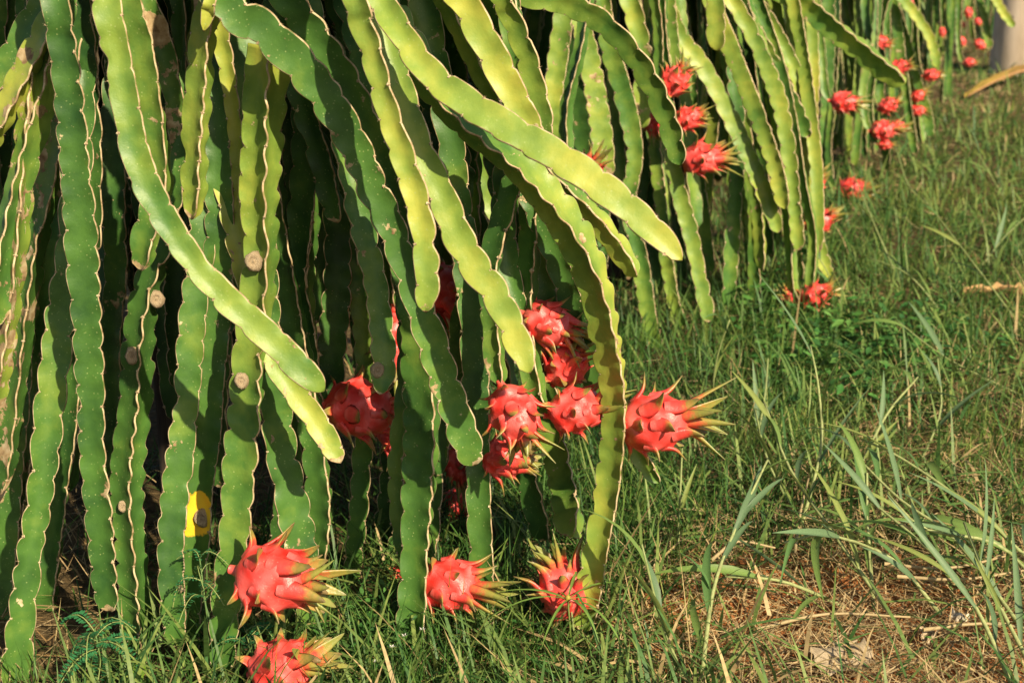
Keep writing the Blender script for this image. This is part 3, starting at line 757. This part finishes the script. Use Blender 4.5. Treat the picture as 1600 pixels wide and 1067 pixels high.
# ------------------------------------------------------------------ grass
def blades(base, head, length, width, lean, bend, c0, c1, name, mat, lift=0.0):
    n = len(base); lv = np.array([0, .34, .70, 1.0])
    dirv = np.stack([np.cos(head), np.sin(head), np.zeros(n)], 1); side = np.stack([-np.sin(head), np.cos(head), np.zeros(n)], 1)
    rollv = rng.uniform(-.9, .9, n)
    side = side * np.cos(rollv)[:, None] + np.array([0, 0, 1.0]) * np.sin(rollv)[:, None] * .6 + dirv * np.sin(rollv)[:, None] * .5
    V = np.zeros((n, 7, 3)); Cc = np.ones((n, 7, 4)); p = base.copy(); vi = 0
    for i, l in enumerate(lv):
        if i:
            dl = (lv[i] - lv[i - 1]) * length; an = lean + bend * (lv[i] + lv[i - 1]) * .5
            p = p + dirv * (np.sin(an) * dl)[:, None]; p[:, 2] += np.cos(an) * dl
            p[:, 2] = np.maximum(p[:, 2], base[:, 2] + lift * .5)
        wd = width * (1 - .15 * l) * (1 if i < 2 else .72)
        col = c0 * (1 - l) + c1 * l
        if i < 3:
            V[:, vi] = p + side * wd[:, None] * .5; V[:, vi + 1] = p - side * wd[:, None] * .5
            Cc[:, vi, :3] = col; Cc[:, vi + 1, :3] = col; vi += 2
        else:
            V[:, 6] = p; Cc[:, 6, :3] = col
    o = (np.arange(n) * 7)[:, None]
    quads = np.concatenate([o + np.array([[0, 1, 3, 2]]), o + np.array([[2, 3, 5, 4]])])
    tris = o + np.array([[4, 5, 6]])
    return mesh_np(name, V.reshape(-1, 3), quads, tris, Cc.reshape(-1, 4))
def vnoise(x, y, s, seed):
    r_ = np.random.default_rng(seed); g = r_.random((64, 64)); xs, ys = x * s, y * s
    xi, yi = np.floor(xs).astype(int), np.floor(ys).astype(int); fx, fy = xs - xi, ys - yi
    fx = fx * fx * (3 - 2 * fx); fy = fy * fy * (3 - 2 * fy)
    G = lambda a, b: g[a % 64, b % 64]
    return (G(xi, yi) * (1 - fx) + G(xi + 1, yi) * fx) * (1 - fy) + (G(xi, yi + 1) * (1 - fx) + G(xi + 1, yi + 1) * fx) * fy
def scatter(n, y0, y1, power, left=None):
    u = rng.random(n); e = 1 - power
    Y = (y0 ** e + (y1 ** e - y0 ** e) * u) ** (1 / e)
    xl = np.maximum(-.55 * Y - .1, row_x(Y) - .25 - .8 * np.clip((Y - 5) / 2, 0, 1)) if left is None else left(Y)
    xr = .40 * Y + .35
    X = xl + (xr - xl) * rng.random(n)
    return X, Y
def zone(X, Y):
    """Distance outward from the foot of the row, and how bare the ground is."""
    d = (X - (row_x(Y) + .62 + .12 * np.sin(Y * 2.7 + 1))) / 1.1
    soil = np.exp(-(((X - .60) / .36) ** 2 + ((Y - 2.12) / .24) ** 2)) * 1.3 + .8 * np.exp(-(((X - .85) / .35) ** 2 + ((Y - 1.92) / .14) ** 2)) + .5 * np.exp(-(((X - 3.2) / .7) ** 2 + ((Y - 9.6) / .7) ** 2))
    soil += .35 * (vnoise(X, Y, 2.3, 3) > .78)
    return d, np.clip(soil, 0, 1)
# fresh grass
X, Y = scatter(105000, 1.55, 15, 1.75)
Xb, Yb = scatter(14000, 2.9, 16, 1.2, left=lambda y: row_x(y) - 3.0)
kb = Xb < row_x(Yb) - .15; X = np.concatenate([X, Xb[kb]]); Y = np.concatenate([Y, Yb[kb]])
d, soil = zone(X, Y)
keep = (rng.random(len(X)) > soil * 1.05) & (rng.random(len(X)) < np.clip(.30 + .75 * vnoise(X, Y, 5, 9), 0, 1)) & (rng.random(len(X)) < np.where((X < -.22) & (Y < 2.3), .20, 1)) & (rng.random(len(X)) < np.where((d < -.45) & (d > -1.1) & (Y < 6), .25, 1))
X, Y, d, soil = X[keep], Y[keep], d[keep], soil[keep]; n = len(X)
lush = np.clip(1 - np.abs(d - .12) / .55, 0, 1) * np.clip((7 - Y) / 3, .25, 1)
near = np.exp(-((Y - 2.15) / .85) ** 2) * np.clip((d - .12) / .5, 0, 1)
dry = np.clip(.06 + .68 * near + .25 * np.clip((d - .5) / 1.2, 0, 1) + .12 * np.clip((Y - 6) / 3, 0, 1) + .5 * (vnoise(X, Y, 2.6, 5) - .5) + .3 * soil - .35 * lush, 0, 1)
isdry = rng.random(n) < dry * .62
ln = (.055 + .075 * rng.random(n) + .10 * lush * rng.random(n) ** 1.2) * np.where(Y > 6, .75, 1) * (1 - .40 * near)
wd = rng.uniform(.0016, .0046, n) * np.clip(Y / 3.2, 1, 2.6)
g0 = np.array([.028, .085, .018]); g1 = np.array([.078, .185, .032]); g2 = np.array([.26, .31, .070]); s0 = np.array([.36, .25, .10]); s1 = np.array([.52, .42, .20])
mixg = np.clip(rng.random(n) * .8 + .35 * (vnoise(X, Y, 3.3, 8) - .4) + .22 * np.clip(d, -.3, 1) - .08 + .15 * near + .16 * np.clip((Y - 3.8) / 3, 0, 1), 0, 1)[:, None]
cg = np.where(mixg < .55, g0 + (g1 - g0) * mixg / .55, g1 + (g2 - g1) * (mixg - .55) / .45)
cs = s0 + (s1 - s0) * rng.random((n, 1))
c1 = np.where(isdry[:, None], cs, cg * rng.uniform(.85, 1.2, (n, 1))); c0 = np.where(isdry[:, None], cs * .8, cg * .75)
base = np.stack([X, Y, bump(X, Y) - .004], 1)
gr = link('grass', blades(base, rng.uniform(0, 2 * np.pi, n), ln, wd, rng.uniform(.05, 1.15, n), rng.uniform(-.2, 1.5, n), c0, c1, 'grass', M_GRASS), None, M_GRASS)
tag(gr, 'rough green grass and weeds spreading from the cactus row over the open ground', 'grass', kind='stuff')
# coarser leaves lying through it
X, Y = scatter(15000, 1.6, 13, 1.6)
d, soil = zone(X, Y)
keep = (rng.random(len(X)) > soil * .8) & (d > -.2) & (rng.random(len(X)) < .25 + .9 * vnoise(X, Y, 2.1, 31)); X, Y, d = X[keep], Y[keep], d[keep]; n = len(X)
mg = rng.random((n, 1)); cg = np.array([.05, .14, .035]) * (1 - mg) + np.array([.22, .29, .075]) * mg
dr = (rng.random(n) < .03 + .25 * np.exp(-((Y - 2.1) / .6) ** 2) * np.clip(d, 0, 1))[:, None]; cg = np.where(dr, np.array([.50, .38, .18]) * rng.uniform(.7, 1.1, (n, 1)), cg)
base = np.stack([X, Y, bump(X, Y) + rng.uniform(0, .05, n)], 1)
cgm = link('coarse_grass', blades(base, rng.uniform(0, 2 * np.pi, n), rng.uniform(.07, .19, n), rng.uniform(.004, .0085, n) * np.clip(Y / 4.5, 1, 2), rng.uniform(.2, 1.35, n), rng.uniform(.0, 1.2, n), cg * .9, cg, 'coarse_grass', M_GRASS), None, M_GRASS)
tag(cgm, 'coarse wide grass leaves lying at all angles through the finer grass', 'grass', kind='stuff')
# dry straw lying about
X, Y = scatter(60000, 1.55, 14, 1.9)
d, soil = zone(X, Y)
keep = rng.random(len(X)) < np.clip(.05 + .30 * np.clip((Y - 6) / 4, 0, 1) + .45 * np.exp(-((Y - 2.1) / .9) ** 2) * np.clip(d / .5, 0, 1) + .22 * np.clip((d - .1) / .9, 0, 1) * vnoise(X, Y, 3.1, 21) * 1.5 + .30 * soil, 0, 1)
X, Y = X[keep], Y[keep]; n = len(X)
base = np.stack([X, Y, bump(X, Y) + rng.uniform(.001, .030, n)], 1)
cs = np.array([.30, .19, .075]) + (np.array([.56, .44, .24]) - np.array([.30, .19, .075])) * rng.random((n, 1))
cs *= rng.uniform(.65, 1.15, (n, 1))
st = link('dry_straw', blades(base, rng.uniform(0, 2 * np.pi, n), rng.uniform(.03, .13, n), rng.uniform(.0012, .0034, n) * np.clip(Y / 3.2, 1, 3), rng.uniform(1.15, 1.75, n), rng.uniform(-.6, .6, n), cs * .9, cs, 'dry_straw', M_DRY, .002), None, M_DRY)
tag(st, 'dead tan straw and grass litter lying on red soil', 'straw', kind='stuff')

# broad-leaved weeds
def leaf_cloud(name, centres, radii, heights, counts, size, cols, label):
    V = []; Q = []; Cc = []
    for (cx, cy), r, h, c in zip(centres, radii, heights, counts):
        for _ in range(c):
            a = random.uniform(0, 6.28); rr = r * math.sqrt(random.random()); z = h * random.random() * (1 - .6 * (rr / r) ** 2) + .012
            p = np.array([cx + math.cos(a) * rr, cy + math.sin(a) * rr, z]); hd = random.uniform(0, 6.28); L = size * random.uniform(.6, 1.35); wv = L * random.uniform(.42, .62)
            f = np.array([math.cos(hd), math.sin(hd), random.uniform(-.5, .4)]); f /= np.linalg.norm(f)
            sd_ = np.cross(f, [0, 0, 1]); sd_ /= np.linalg.norm(sd_); tl = random.uniform(-.5, .5); up = np.cross(sd_, f); sd_ = sd_ * math.cos(tl) + up * math.sin(tl); up = np.cross(sd_, f)
            b = len(V); cc = np.array(random.choice(cols)) * random.uniform(.7, 1.25)
            for t, ww in ((0, .06), (.3, .85), (.62, .8), (1, .05)):
                dip = -.25 * L * t * t
                for k in (-1, 0, 1):
                    V.append(p + f * L * t + sd_ * k * ww * wv * .5 + up * (dip + abs(k) * .12 * wv)); Cc.append((*cc, 1))
            for i in range(3):
                for k in range(2): Q.append((b + i * 3 + k, b + i * 3 + k + 1, b + i * 3 + k + 4, b + i * 3 + k + 3))
    return tag(link(name, mesh_np(name, V, Q, None, Cc), None, M_LEAF), label, 'weeds', kind='stuff')
GC = [(.045, .15, .03), (.075, .20, .04), (.11, .24, .05), (.035, .11, .025)]
pts = [on_ground(x, y) for x, y in [(1240,545),(1300,560),(1370,560),(1420,590),(1330,600),(1260,600),(1400,520),(1210,510),(1235,480),(1480,560),(1310,640)]]
leaf_cloud('broadleaf_weeds', [(p.x, p.y) for p in pts], [.20, .2, .2, .18, .2, .16, .2, .15, .16, .2, .16], [.12, .10, .10, .1, .1, .1, .11, .14, .17, .09, .09], [170, 180, 190, 140, 170, 130, 140, 90, 80, 100, 90], .030, GC, 'leafy green weed patch in front of the second cactus plant')
pts = [on_ground(x, y) for x, y in [(560,1010),(600,985),(640,1030),(590,1060),(520,1040),(700,1040),(820,1035),(770,1010),(1130,1040),(1085,1060),(1500,1040)]]
leaf_cloud('creeping_weeds', [(p.x, p.y) for p in pts], [.07] * 11, [.09, .10, .08, .07, .07, .06, .05, .05, .05, .04, .05], [120, 130, 100, 90, 80, 60, 45, 45, 60, 45, 35], .013, GC, 'small-leaved creeping weeds in the grass under the big cactus plant')

# ------------------------------------------------------------------ single plants one can pick out
def blade_mesh(L, W, droop, col, up=.0, n=7):
    """Grass leaf along +X from the origin, folded along its midrib."""
    V = []; Cc = []; Q = []; x = z = 0; an = up
    for i in range(n + 1):
        t = i / n
        if i: an -= droop / n; x += math.cos(an) * L / n; z += math.sin(an) * L / n
        w_ = W * (min(1, .35 + 2.6 * t) if t < .25 else (1 - ((t - .25) / .75) ** 1.7)) * .5 + .0002
        for k in (-1, 0, 1):
            V.append((x, k * w_, z + (abs(k) * w_ * .45))); cc = np.array(col) * (1.25 if k == 0 else 1) * (.9 + .2 * t); Cc.append((*cc, 1))
    for i in range(n):
        for k in range(2): Q.append((i * 3 + k, i * 3 + k + 1, i * 3 + k + 4, i * 3 + k + 3))
    return mesh_np('leaf_blade', V, Q, None, Cc)
LCOL = [(.15, .24, .06), (.10, .20, .06), (.21, .26, .07), (.13, .21, .10), (.10, .17, .08)]
BLADES = [blade_mesh(random.uniform(.10, .17), random.uniform(.008, .0125), random.uniform(.2, 1.3), c, random.uniform(0, .25)) for c in LCOL for _ in range(2)]
for me in BLADES: me.materials.append(M_GRASS)
def stalk(P, rad, nleaf, label, group, seed, first=.15, col=(.22, .27, .09), k=1.0):
    r_ = random.Random(seed); P = [Vector(p) for p in P]; root = empty('grass_stalk', P[0])
    C, s = catmull([p - P[0] for p in P], .03)
    V, Q, T = tube(C, [rad * (1 - .55 * i / len(C)) for i in range(len(C))], 6)
    link('culm', mesh_np('culm', V, Q, T, [(*col, 1)] * len(V)), root, M_GRASS)
    for j in range(nleaf):
        f = first + (1 - first) * (j + r_.uniform(0, .5)) / max(1, nleaf - .3); f = min(.995, f)
        i = min(len(C) - 2, int(f * (len(C) - 1)))
        t = Vector(C[i + 1] - C[i]).normalized(); sdv = t.cross(Vector((0, 0, 1)))
        if sdv.length < .1: sdv = Vector((1, 0, 0))
        sdv.normalize(); dirv = (t + sdv * r_.choice((-1, 1)) * r_.uniform(.15, .8) + Vector((0, 0, r_.uniform(.05, .5)))).normalized()
        yy = Vector((0, 0, 1)).cross(dirv).normalized(); zz = dirv.cross(yy)
        Mx = Matrix((dirv, yy, zz)).transposed().to_4x4() @ Matrix.Rotation(r_.uniform(-.9, .9), 4, 'X'); Mx.translation = Vector(C[i])
        o = link('leaf_blade', r_.choice(BLADES), root); kk = k * r_.uniform(.7, 1.15); o.matrix_local = Mx @ Matrix.Scale(kk, 4)
    return tag(root, label, 'grass', group)
LG1, GG1 = 'long coarse grass stalk sprawling over straw and red soil', 'coarse grass stalks sprawling on the soil'
def gp(*a): return [on_ground(x, y, z) for x, y, z in a]
S = [([(1395,965,.01),(1300,880,.05),(1230,790,.09),(1190,700,.14)], 5), ([(1600,985,.02),(1487,888,.05),(1400,840,.07),(1317,772,.10)], 6),
     ([(1640,905,.03),(1520,842,.06),(1405,775,.09),(1340,760,.10)], 4), ([(1320,948,.01),(1220,955,.02),(1130,965,.02)], 3),
     ([(1095,1068,.02),(1115,960,.06),(1160,860,.12),(1195,800,.16)], 6), ([(1580,1068,.02),(1520,1000,.05),(1450,930,.08),(1350,860,.10)], 5),
     ([(1470,960,.02),(1390,920,.05),(1290,900,.06),(1220,930,.05)], 5), ([(1365,950,.01),(1352,860,.06),(1350,800,.12)], 4),
     ([(1250,830,.02),(1280,740,.08),(1275,660,.16),(1262,610,.2)], 4), ([(1330,760,.02),(1380,690,.07),(1430,640,.10)], 3),
     ([(1610,1040,.02),(1540,960,.05),(1500,880,.08)], 4), ([(1660,960,.02),(1560,900,.05),(1440,890,.07),(1380,850,.09)], 5)]
for i, (a, nl) in enumerate(S): stalk([p + Vector((0, 0, .035 + .02 * j)) if j else p for j, p in enumerate(gp(*a))], .0040, nl + 1, LG1, GG1, i, col=(.36, .41, .17), k=1.2)
LG2, GG2 = 'tall thin grass stalk standing among the green grass beside the cactus row', 'grass stalks standing beside the row'
S = [([(1058,885,0),(1062,790,.09),(1066,700,.18)], 1), ([(1075,1075,0),(1035,975,.10),(1010,880,.20),(1003,850,.23)], 3), ([(1405,440,0),(1370,360,.15),(1335,275,.28)], 2),
     ([(1610,530,0),(1520,410,.16),(1440,305,.30)], 3), ([(1480,500,0),(1420,430,.12),(1350,400,.15)], 2), ([(1600,620,.02),(1480,560,.08),(1400,500,.15)], 3),
     ([(1530,420,0),(1570,370,.1),(1602,340,.16)], 2), ([(1180,700,0),(1195,620,.1),(1200,560,.18)], 2), ([(1330,520,0),(1290,420,.14),(1250,370,.22)], 2),
     ([(1460,330,0),(1420,290,.12),(1400,230,.25)], 2), ([(1110,640,0),(1120,560,.14),(1140,500,.24)], 3), ([(1580,330,0),(1540,260,.2),(1520,220,.3)], 3), ([(1240,800,0),(1200,720,.1),(1180,640,.18)], 3),
     ([(1440,720,0),(1470,640,.10),(1465,560,.2)], 2), ([(1090,260,0),(1075,230,.28),(1082,300,.3)], 1)][:14]
for i, (a, nl) in enumerate(S): stalk(gp(*a), .0030, nl, LG2, GG2, 50 + i, .3, col=(.30, .36, .14), k=1.2)
LG3, GG3 = 'bare pale dry stalk lying on the straw', 'dry stalks on the straw'
for i, a in enumerate([[(1400,925,.02),(1500,930,.025),(1620,912,.03)], [(1380,905,.02),(1480,912,.02),(1600,885,.03)], [(1180,1010,.02),(1290,985,.02),(1420,990,.02)], [(1440,1010,.015),(1540,1000,.02),(1640,1015,.02)], [(1110,900,.02),(1150,870,.04),(1210,880,.03)], [(1240,890,.02),(1250,820,.05),(1262,770,.08)]]):
    stalk([p + Vector((0, 0, .03)) for p in gp(*a)], .0034, 0, LG3, GG3, 90 + i, col=(.48, .38, .20))

# sedge with a whorl of long leaves
sb = on_ground(890, 1035); sedge = empty('sedge', sb); tag(sedge, 'sedge with a whorl of long narrow leaves around one yellow bud', 'sedge')
top = Vector((-.004, 0, .11)); V, Q, T = tube([(0, 0, -.01), (.002, 0, .04), top], [.0016, .0015, .0013], 6)
link('culm', mesh_np('culm', V, Q, T, [(.16, .24, .05, 1)] * len(V)), sedge, M_GRASS)
V, Q, T = tube([top - Vector((0, 0, .004)), top + Vector((0, 0, .001)), top + Vector((0, 0, .005)), top + Vector((0, 0, .008))], [.002, .0046, .0042, .001], 8)
link('bud', mesh_np('bud', V, Q, T, [(.40, .34, .06, 1)] * len(V)), sedge, M_GRASS)
for j in range(10):
    o = link('leaf_blade', blade_mesh(random.uniform(.10, .19), .0048, random.uniform(.8, 1.7), (.14, .24, .05), random.uniform(.1, .6)), sedge, M_GRASS)
    o.location = top; o.rotation_euler = (0, 0, j * 2 * math.pi / 10 + random.uniform(-.2, .2))
# feathery weeds
def frond_mesh(L, npair):
    V = []; Q = []; Cc = []
    V2, Q2, T2 = tube([(L * t, 0, .02 * math.sin(t * 2.6) - .035 * t * t) for t in np.linspace(0, 1, 7)], [.0009] * 7, 4, False)
    V += [tuple(v) for v in V2]; Q += Q2; Cc += [(.28, .36, .12, 1)] * len(V2)
    for j in range(npair):
        t = .10 + .9 * j / npair; z = .02 * math.sin(t * 2.6) - .035 * t * t
        ll = .0105 * (math.sin(math.pi * (.15 + .8 * t)) ** .5) * L / .07; ww = L * .9 / npair * .86
        for sg in (-1, 1):
            b = len(V); tlt = random.uniform(-.25, .25)
            for (u, v_) in ((0, .0), (.25, .48), (.7, .5), (1, .15), (1, -.15), (.7, -.5), (.25, -.48)):
                V.append((L * t + v_ * ww + u * ll * .15, sg * (u * ll + .0005), z + u * ll * tlt)); Cc.append((.036, .170, .062, 1))
            Q += [(b, b + 1, b + 5 + 1, b), ] if False else []
            Q += [(b + 1, b + 2, b + 5, b + 6), (b + 2, b + 3, b + 4, b + 5)]
    return mesh_np('frond', V, Q, None, Cc)
FR_M = [frond_mesh(.062, 13), frond_mesh(.075, 15), frond_mesh(.05, 11)]
for me in FR_M: me.materials.append(M_LEAF)
def feather(px, py, Y, nf, label, k=1.0):
    p = at(px, py, Y); root = empty('feathery_weed', (p.x, p.y, bump(p.x, p.y))); h = p.z - root.location.z
    V, Q, T = tube([(0, 0, -.01), (.006, 0, h * .5), (0, 0, h)], [.0018, .0015, .001], 6)
    link('stem', mesh_np('stem', V, Q, T, [(.12, .22, .06, 1)] * len(V)), root, M_LEAF)
    for j in range(nf):
        o = link('frond', random.choice(FR_M), root); f = 1 - .38 * (j / nf)
        o.location = (0, 0, h * f); o.rotation_euler = (random.uniform(-.4, .4), random.uniform(-.45, .25), j * 2.4 + random.uniform(-.3, .3)); kk = k * random.uniform(.8, 1.15); o.scale = (kk,) * 3
    tag(root, label, 'weed'); return root
feather(148, 982, 1.86, 11, 'feathery green weed with small paired leaflets, standing alone before the leftmost stems', .95)
feather(312, 872, 1.93, 9, 'feathery weed with paired leaflets growing below the yellow rotted patch', .9)
feather(385, 985, 1.93, 6, 'low shaded feathery weed under the large spread-scaled fruit', .85)
# heart-leaved seedling
vp = at(214, 1036, 1.86); vine = empty('vine_seedling', (vp.x + .004, vp.y, bump(vp.x, vp.y))); tag(vine, 'tiny seedling with one bright heart-shaped leaf beside the feathery weed', 'seedling')
hz = vp.z - vine.location.z
V, Q, T = tube([(0, 0, -.01), (.004, 0, hz * .6), (0, -.002, hz)], [.001, .0009, .0007], 6); link('stem', mesh_np('stem', V, Q, T, [(.2, .3, .05, 1)] * len(V)), vine, M_LEAF)
hv = [(0, 0), (.006, .004), (.011, -.002), (.011, -.010), (.006, -.019), (0, -.026), (-.006, -.019), (-.011, -.010), (-.011, -.002), (-.006, .004)]
V = [(x * .95, -.003 - abs(x) * .25, y * .95) for x, y in hv] + [(0, -.001, -.010)]
hl = link('heart_leaf', mesh_np('heart_leaf', V, None, [(i, (i + 1) % 10, 10) for i in range(10)], [(.19, .33, .04, 1)] * 11), vine, M_LEAF); hl.location = (0, 0, hz)
# small white flowers in the creeping weeds
for i, (x, y) in enumerate([(613,1012),(632,995),(660,985),(585,1035)]):
    p = on_ground(x, y, .085); root = empty('white_flower', (p.x, p.y, 0)); tag(root, 'tiny white flower on a thin stalk in the creeping weeds', 'flower', 'tiny white flowers in the creeping weeds')
    V, Q, T = tube([(0, 0, -.005), (.002, 0, .04), (0, 0, .085)], [.0007, .0006, .0005], 5); link('stalk', mesh_np('stalk', V, Q, T, [(.12, .2, .05, 1)] * len(V)), root, M_LEAF)
    V = [(0, 0, .087)]; T = []
    for j in range(5):
        a = j * 2 * math.pi / 5; b = len(V)
        for da, r in ((-.35, .003), (0, .0058), (.35, .003)): V.append((math.cos(a + da) * r, math.sin(a + da) * r - .001, .087 + r * .5))
        T += [(0, b, b + 1), (0, b + 1, b + 2)]
    link('petals', mesh_np('petals', V, None, T, [(.75, .74, .70, 1)] * len(V)), root, M_LEAF)

# fallen leaves
def crumpled(name, px, py, L, W, col, label, seed, rot, curl=.5, cat='leaf', z=.02):
    r_ = np.random.default_rng(seed); p = on_ground(px, py, z); nu, nv = 14, 9; V = []; Cc = []; Q = []; Tt = []
    for i in range(nu + 1):
        t = i / nu; hw = W * .5 * (math.sin(math.pi * (.04 + .93 * t)) ** .85) * (1 + .30 * r_.uniform(-1, 1))
        for k in range(nv + 1):
            f = -1 + 2 * k / nv
            V.append(((t - .5) * L + .004 * r_.uniform(-1, 1), f * hw, curl * hw * f * f + .007 * math.sin(t * 7 + f * 3 + seed) + .002 * r_.uniform(-1, 1) + .008))
            c = np.array(col) * r_.uniform(.8, 1.1) * (.8 if k in (nv // 2,) else 1); Cc.append((*c, 1))
    for i in range(nu):
        for k in range(nv): Q.append((i * (nv + 1) + k, i * (nv + 1) + k + 1, (i + 1) * (nv + 1) + k + 1, (i + 1) * (nv + 1) + k))
    root = empty(name, p); root.rotation_euler = (0, 0, rot); tag(root, label, cat)
    link('leaf_blade', mesh_np('leaf_blade', V, Q, None, Cc), root, M_DRY)
    V, Q2, T = tube([(-L * .5, 0, .012), (-L * .6, .004, .006), (-L * .72, .002, .0)], [.002, .0016, .0014], 6)
    link('leaf_stalk', mesh_np('leaf_stalk', V, Q2, T, [(.35, .26, .14, 1)] * len(V)), root, M_DRY)
crumpled('dry_leaf', 1318, 1035, .135, .085, (.42, .34, .22), 'big crumpled pale dry leaf lying on red soil', 3, .95, .12, z=.030)
crumpled('dry_leaf', 1560, 461, .22, .05, (.52, .33, .15), 'long curled orange-brown dry leaf lying in the green grass', 5, -.1, 1.1, z=.03)
crumpled('dry_leaf', 1450, 1000, .05, .028, (.50, .40, .26), 'small tan dry leaf on the straw beside sprawling grass stalks', 8, 1.2, .6)
crumpled('dry_leaf', 1498, 972, .035, .024, (.62, .56, .44), 'tiny nearly white dry leaf on the red soil', 9, .2, .4)
# dry banana-like frond by the pole
dp0, dp1 = on_ground(1506, 160, .01), on_ground(1640, 112, .05)
root = empty('dry_frond', dp0); tag(root, 'long yellow and brown dead frond lying in front of the concrete pole', 'frond')
V = []; Q = []; Cc = []
for i in range(17):
    t = i / 16; p = (dp1 - dp0) * t; p.z += .05 * math.sin(t * 3)
    hw = .028 * math.sin(math.pi * (.08 + .8 * t)) ** .7
    for k in range(5):
        f = -1 + k / 2; V.append((p.x, p.y + f * hw * .4 + random.uniform(-.006, .006), p.z + f * hw + .015 * abs(f) + .03 + random.uniform(-.008, .008)))
        cc = np.array((.34, .25, .05)) * (1 - t) + np.array((.24, .13, .06)) * t; Cc.append((*(cc * random.uniform(.6, 1.1)), 1))
for i in range(16):
    for k in range(4): Q.append((i * 5 + k, i * 5 + k + 1, i * 5 + k + 6, i * 5 + k + 5))
link('frond_blade', mesh_np('frond_blade', V, Q, None, Cc), root, M_DRY)
V, Q, T = tube([(dp1 - dp0) * t + Vector((0, -.012,   .05 * math.sin(t * 3) + .03)) for t in np.linspace(0, 1.05, 9)], [.005 + .004 * i / 8 for i in range(9)], 6)
link('midrib', mesh_np('midrib', V, Q, T, [(.45, .26, .12, 1)] * len(V)), root, M_DRY)
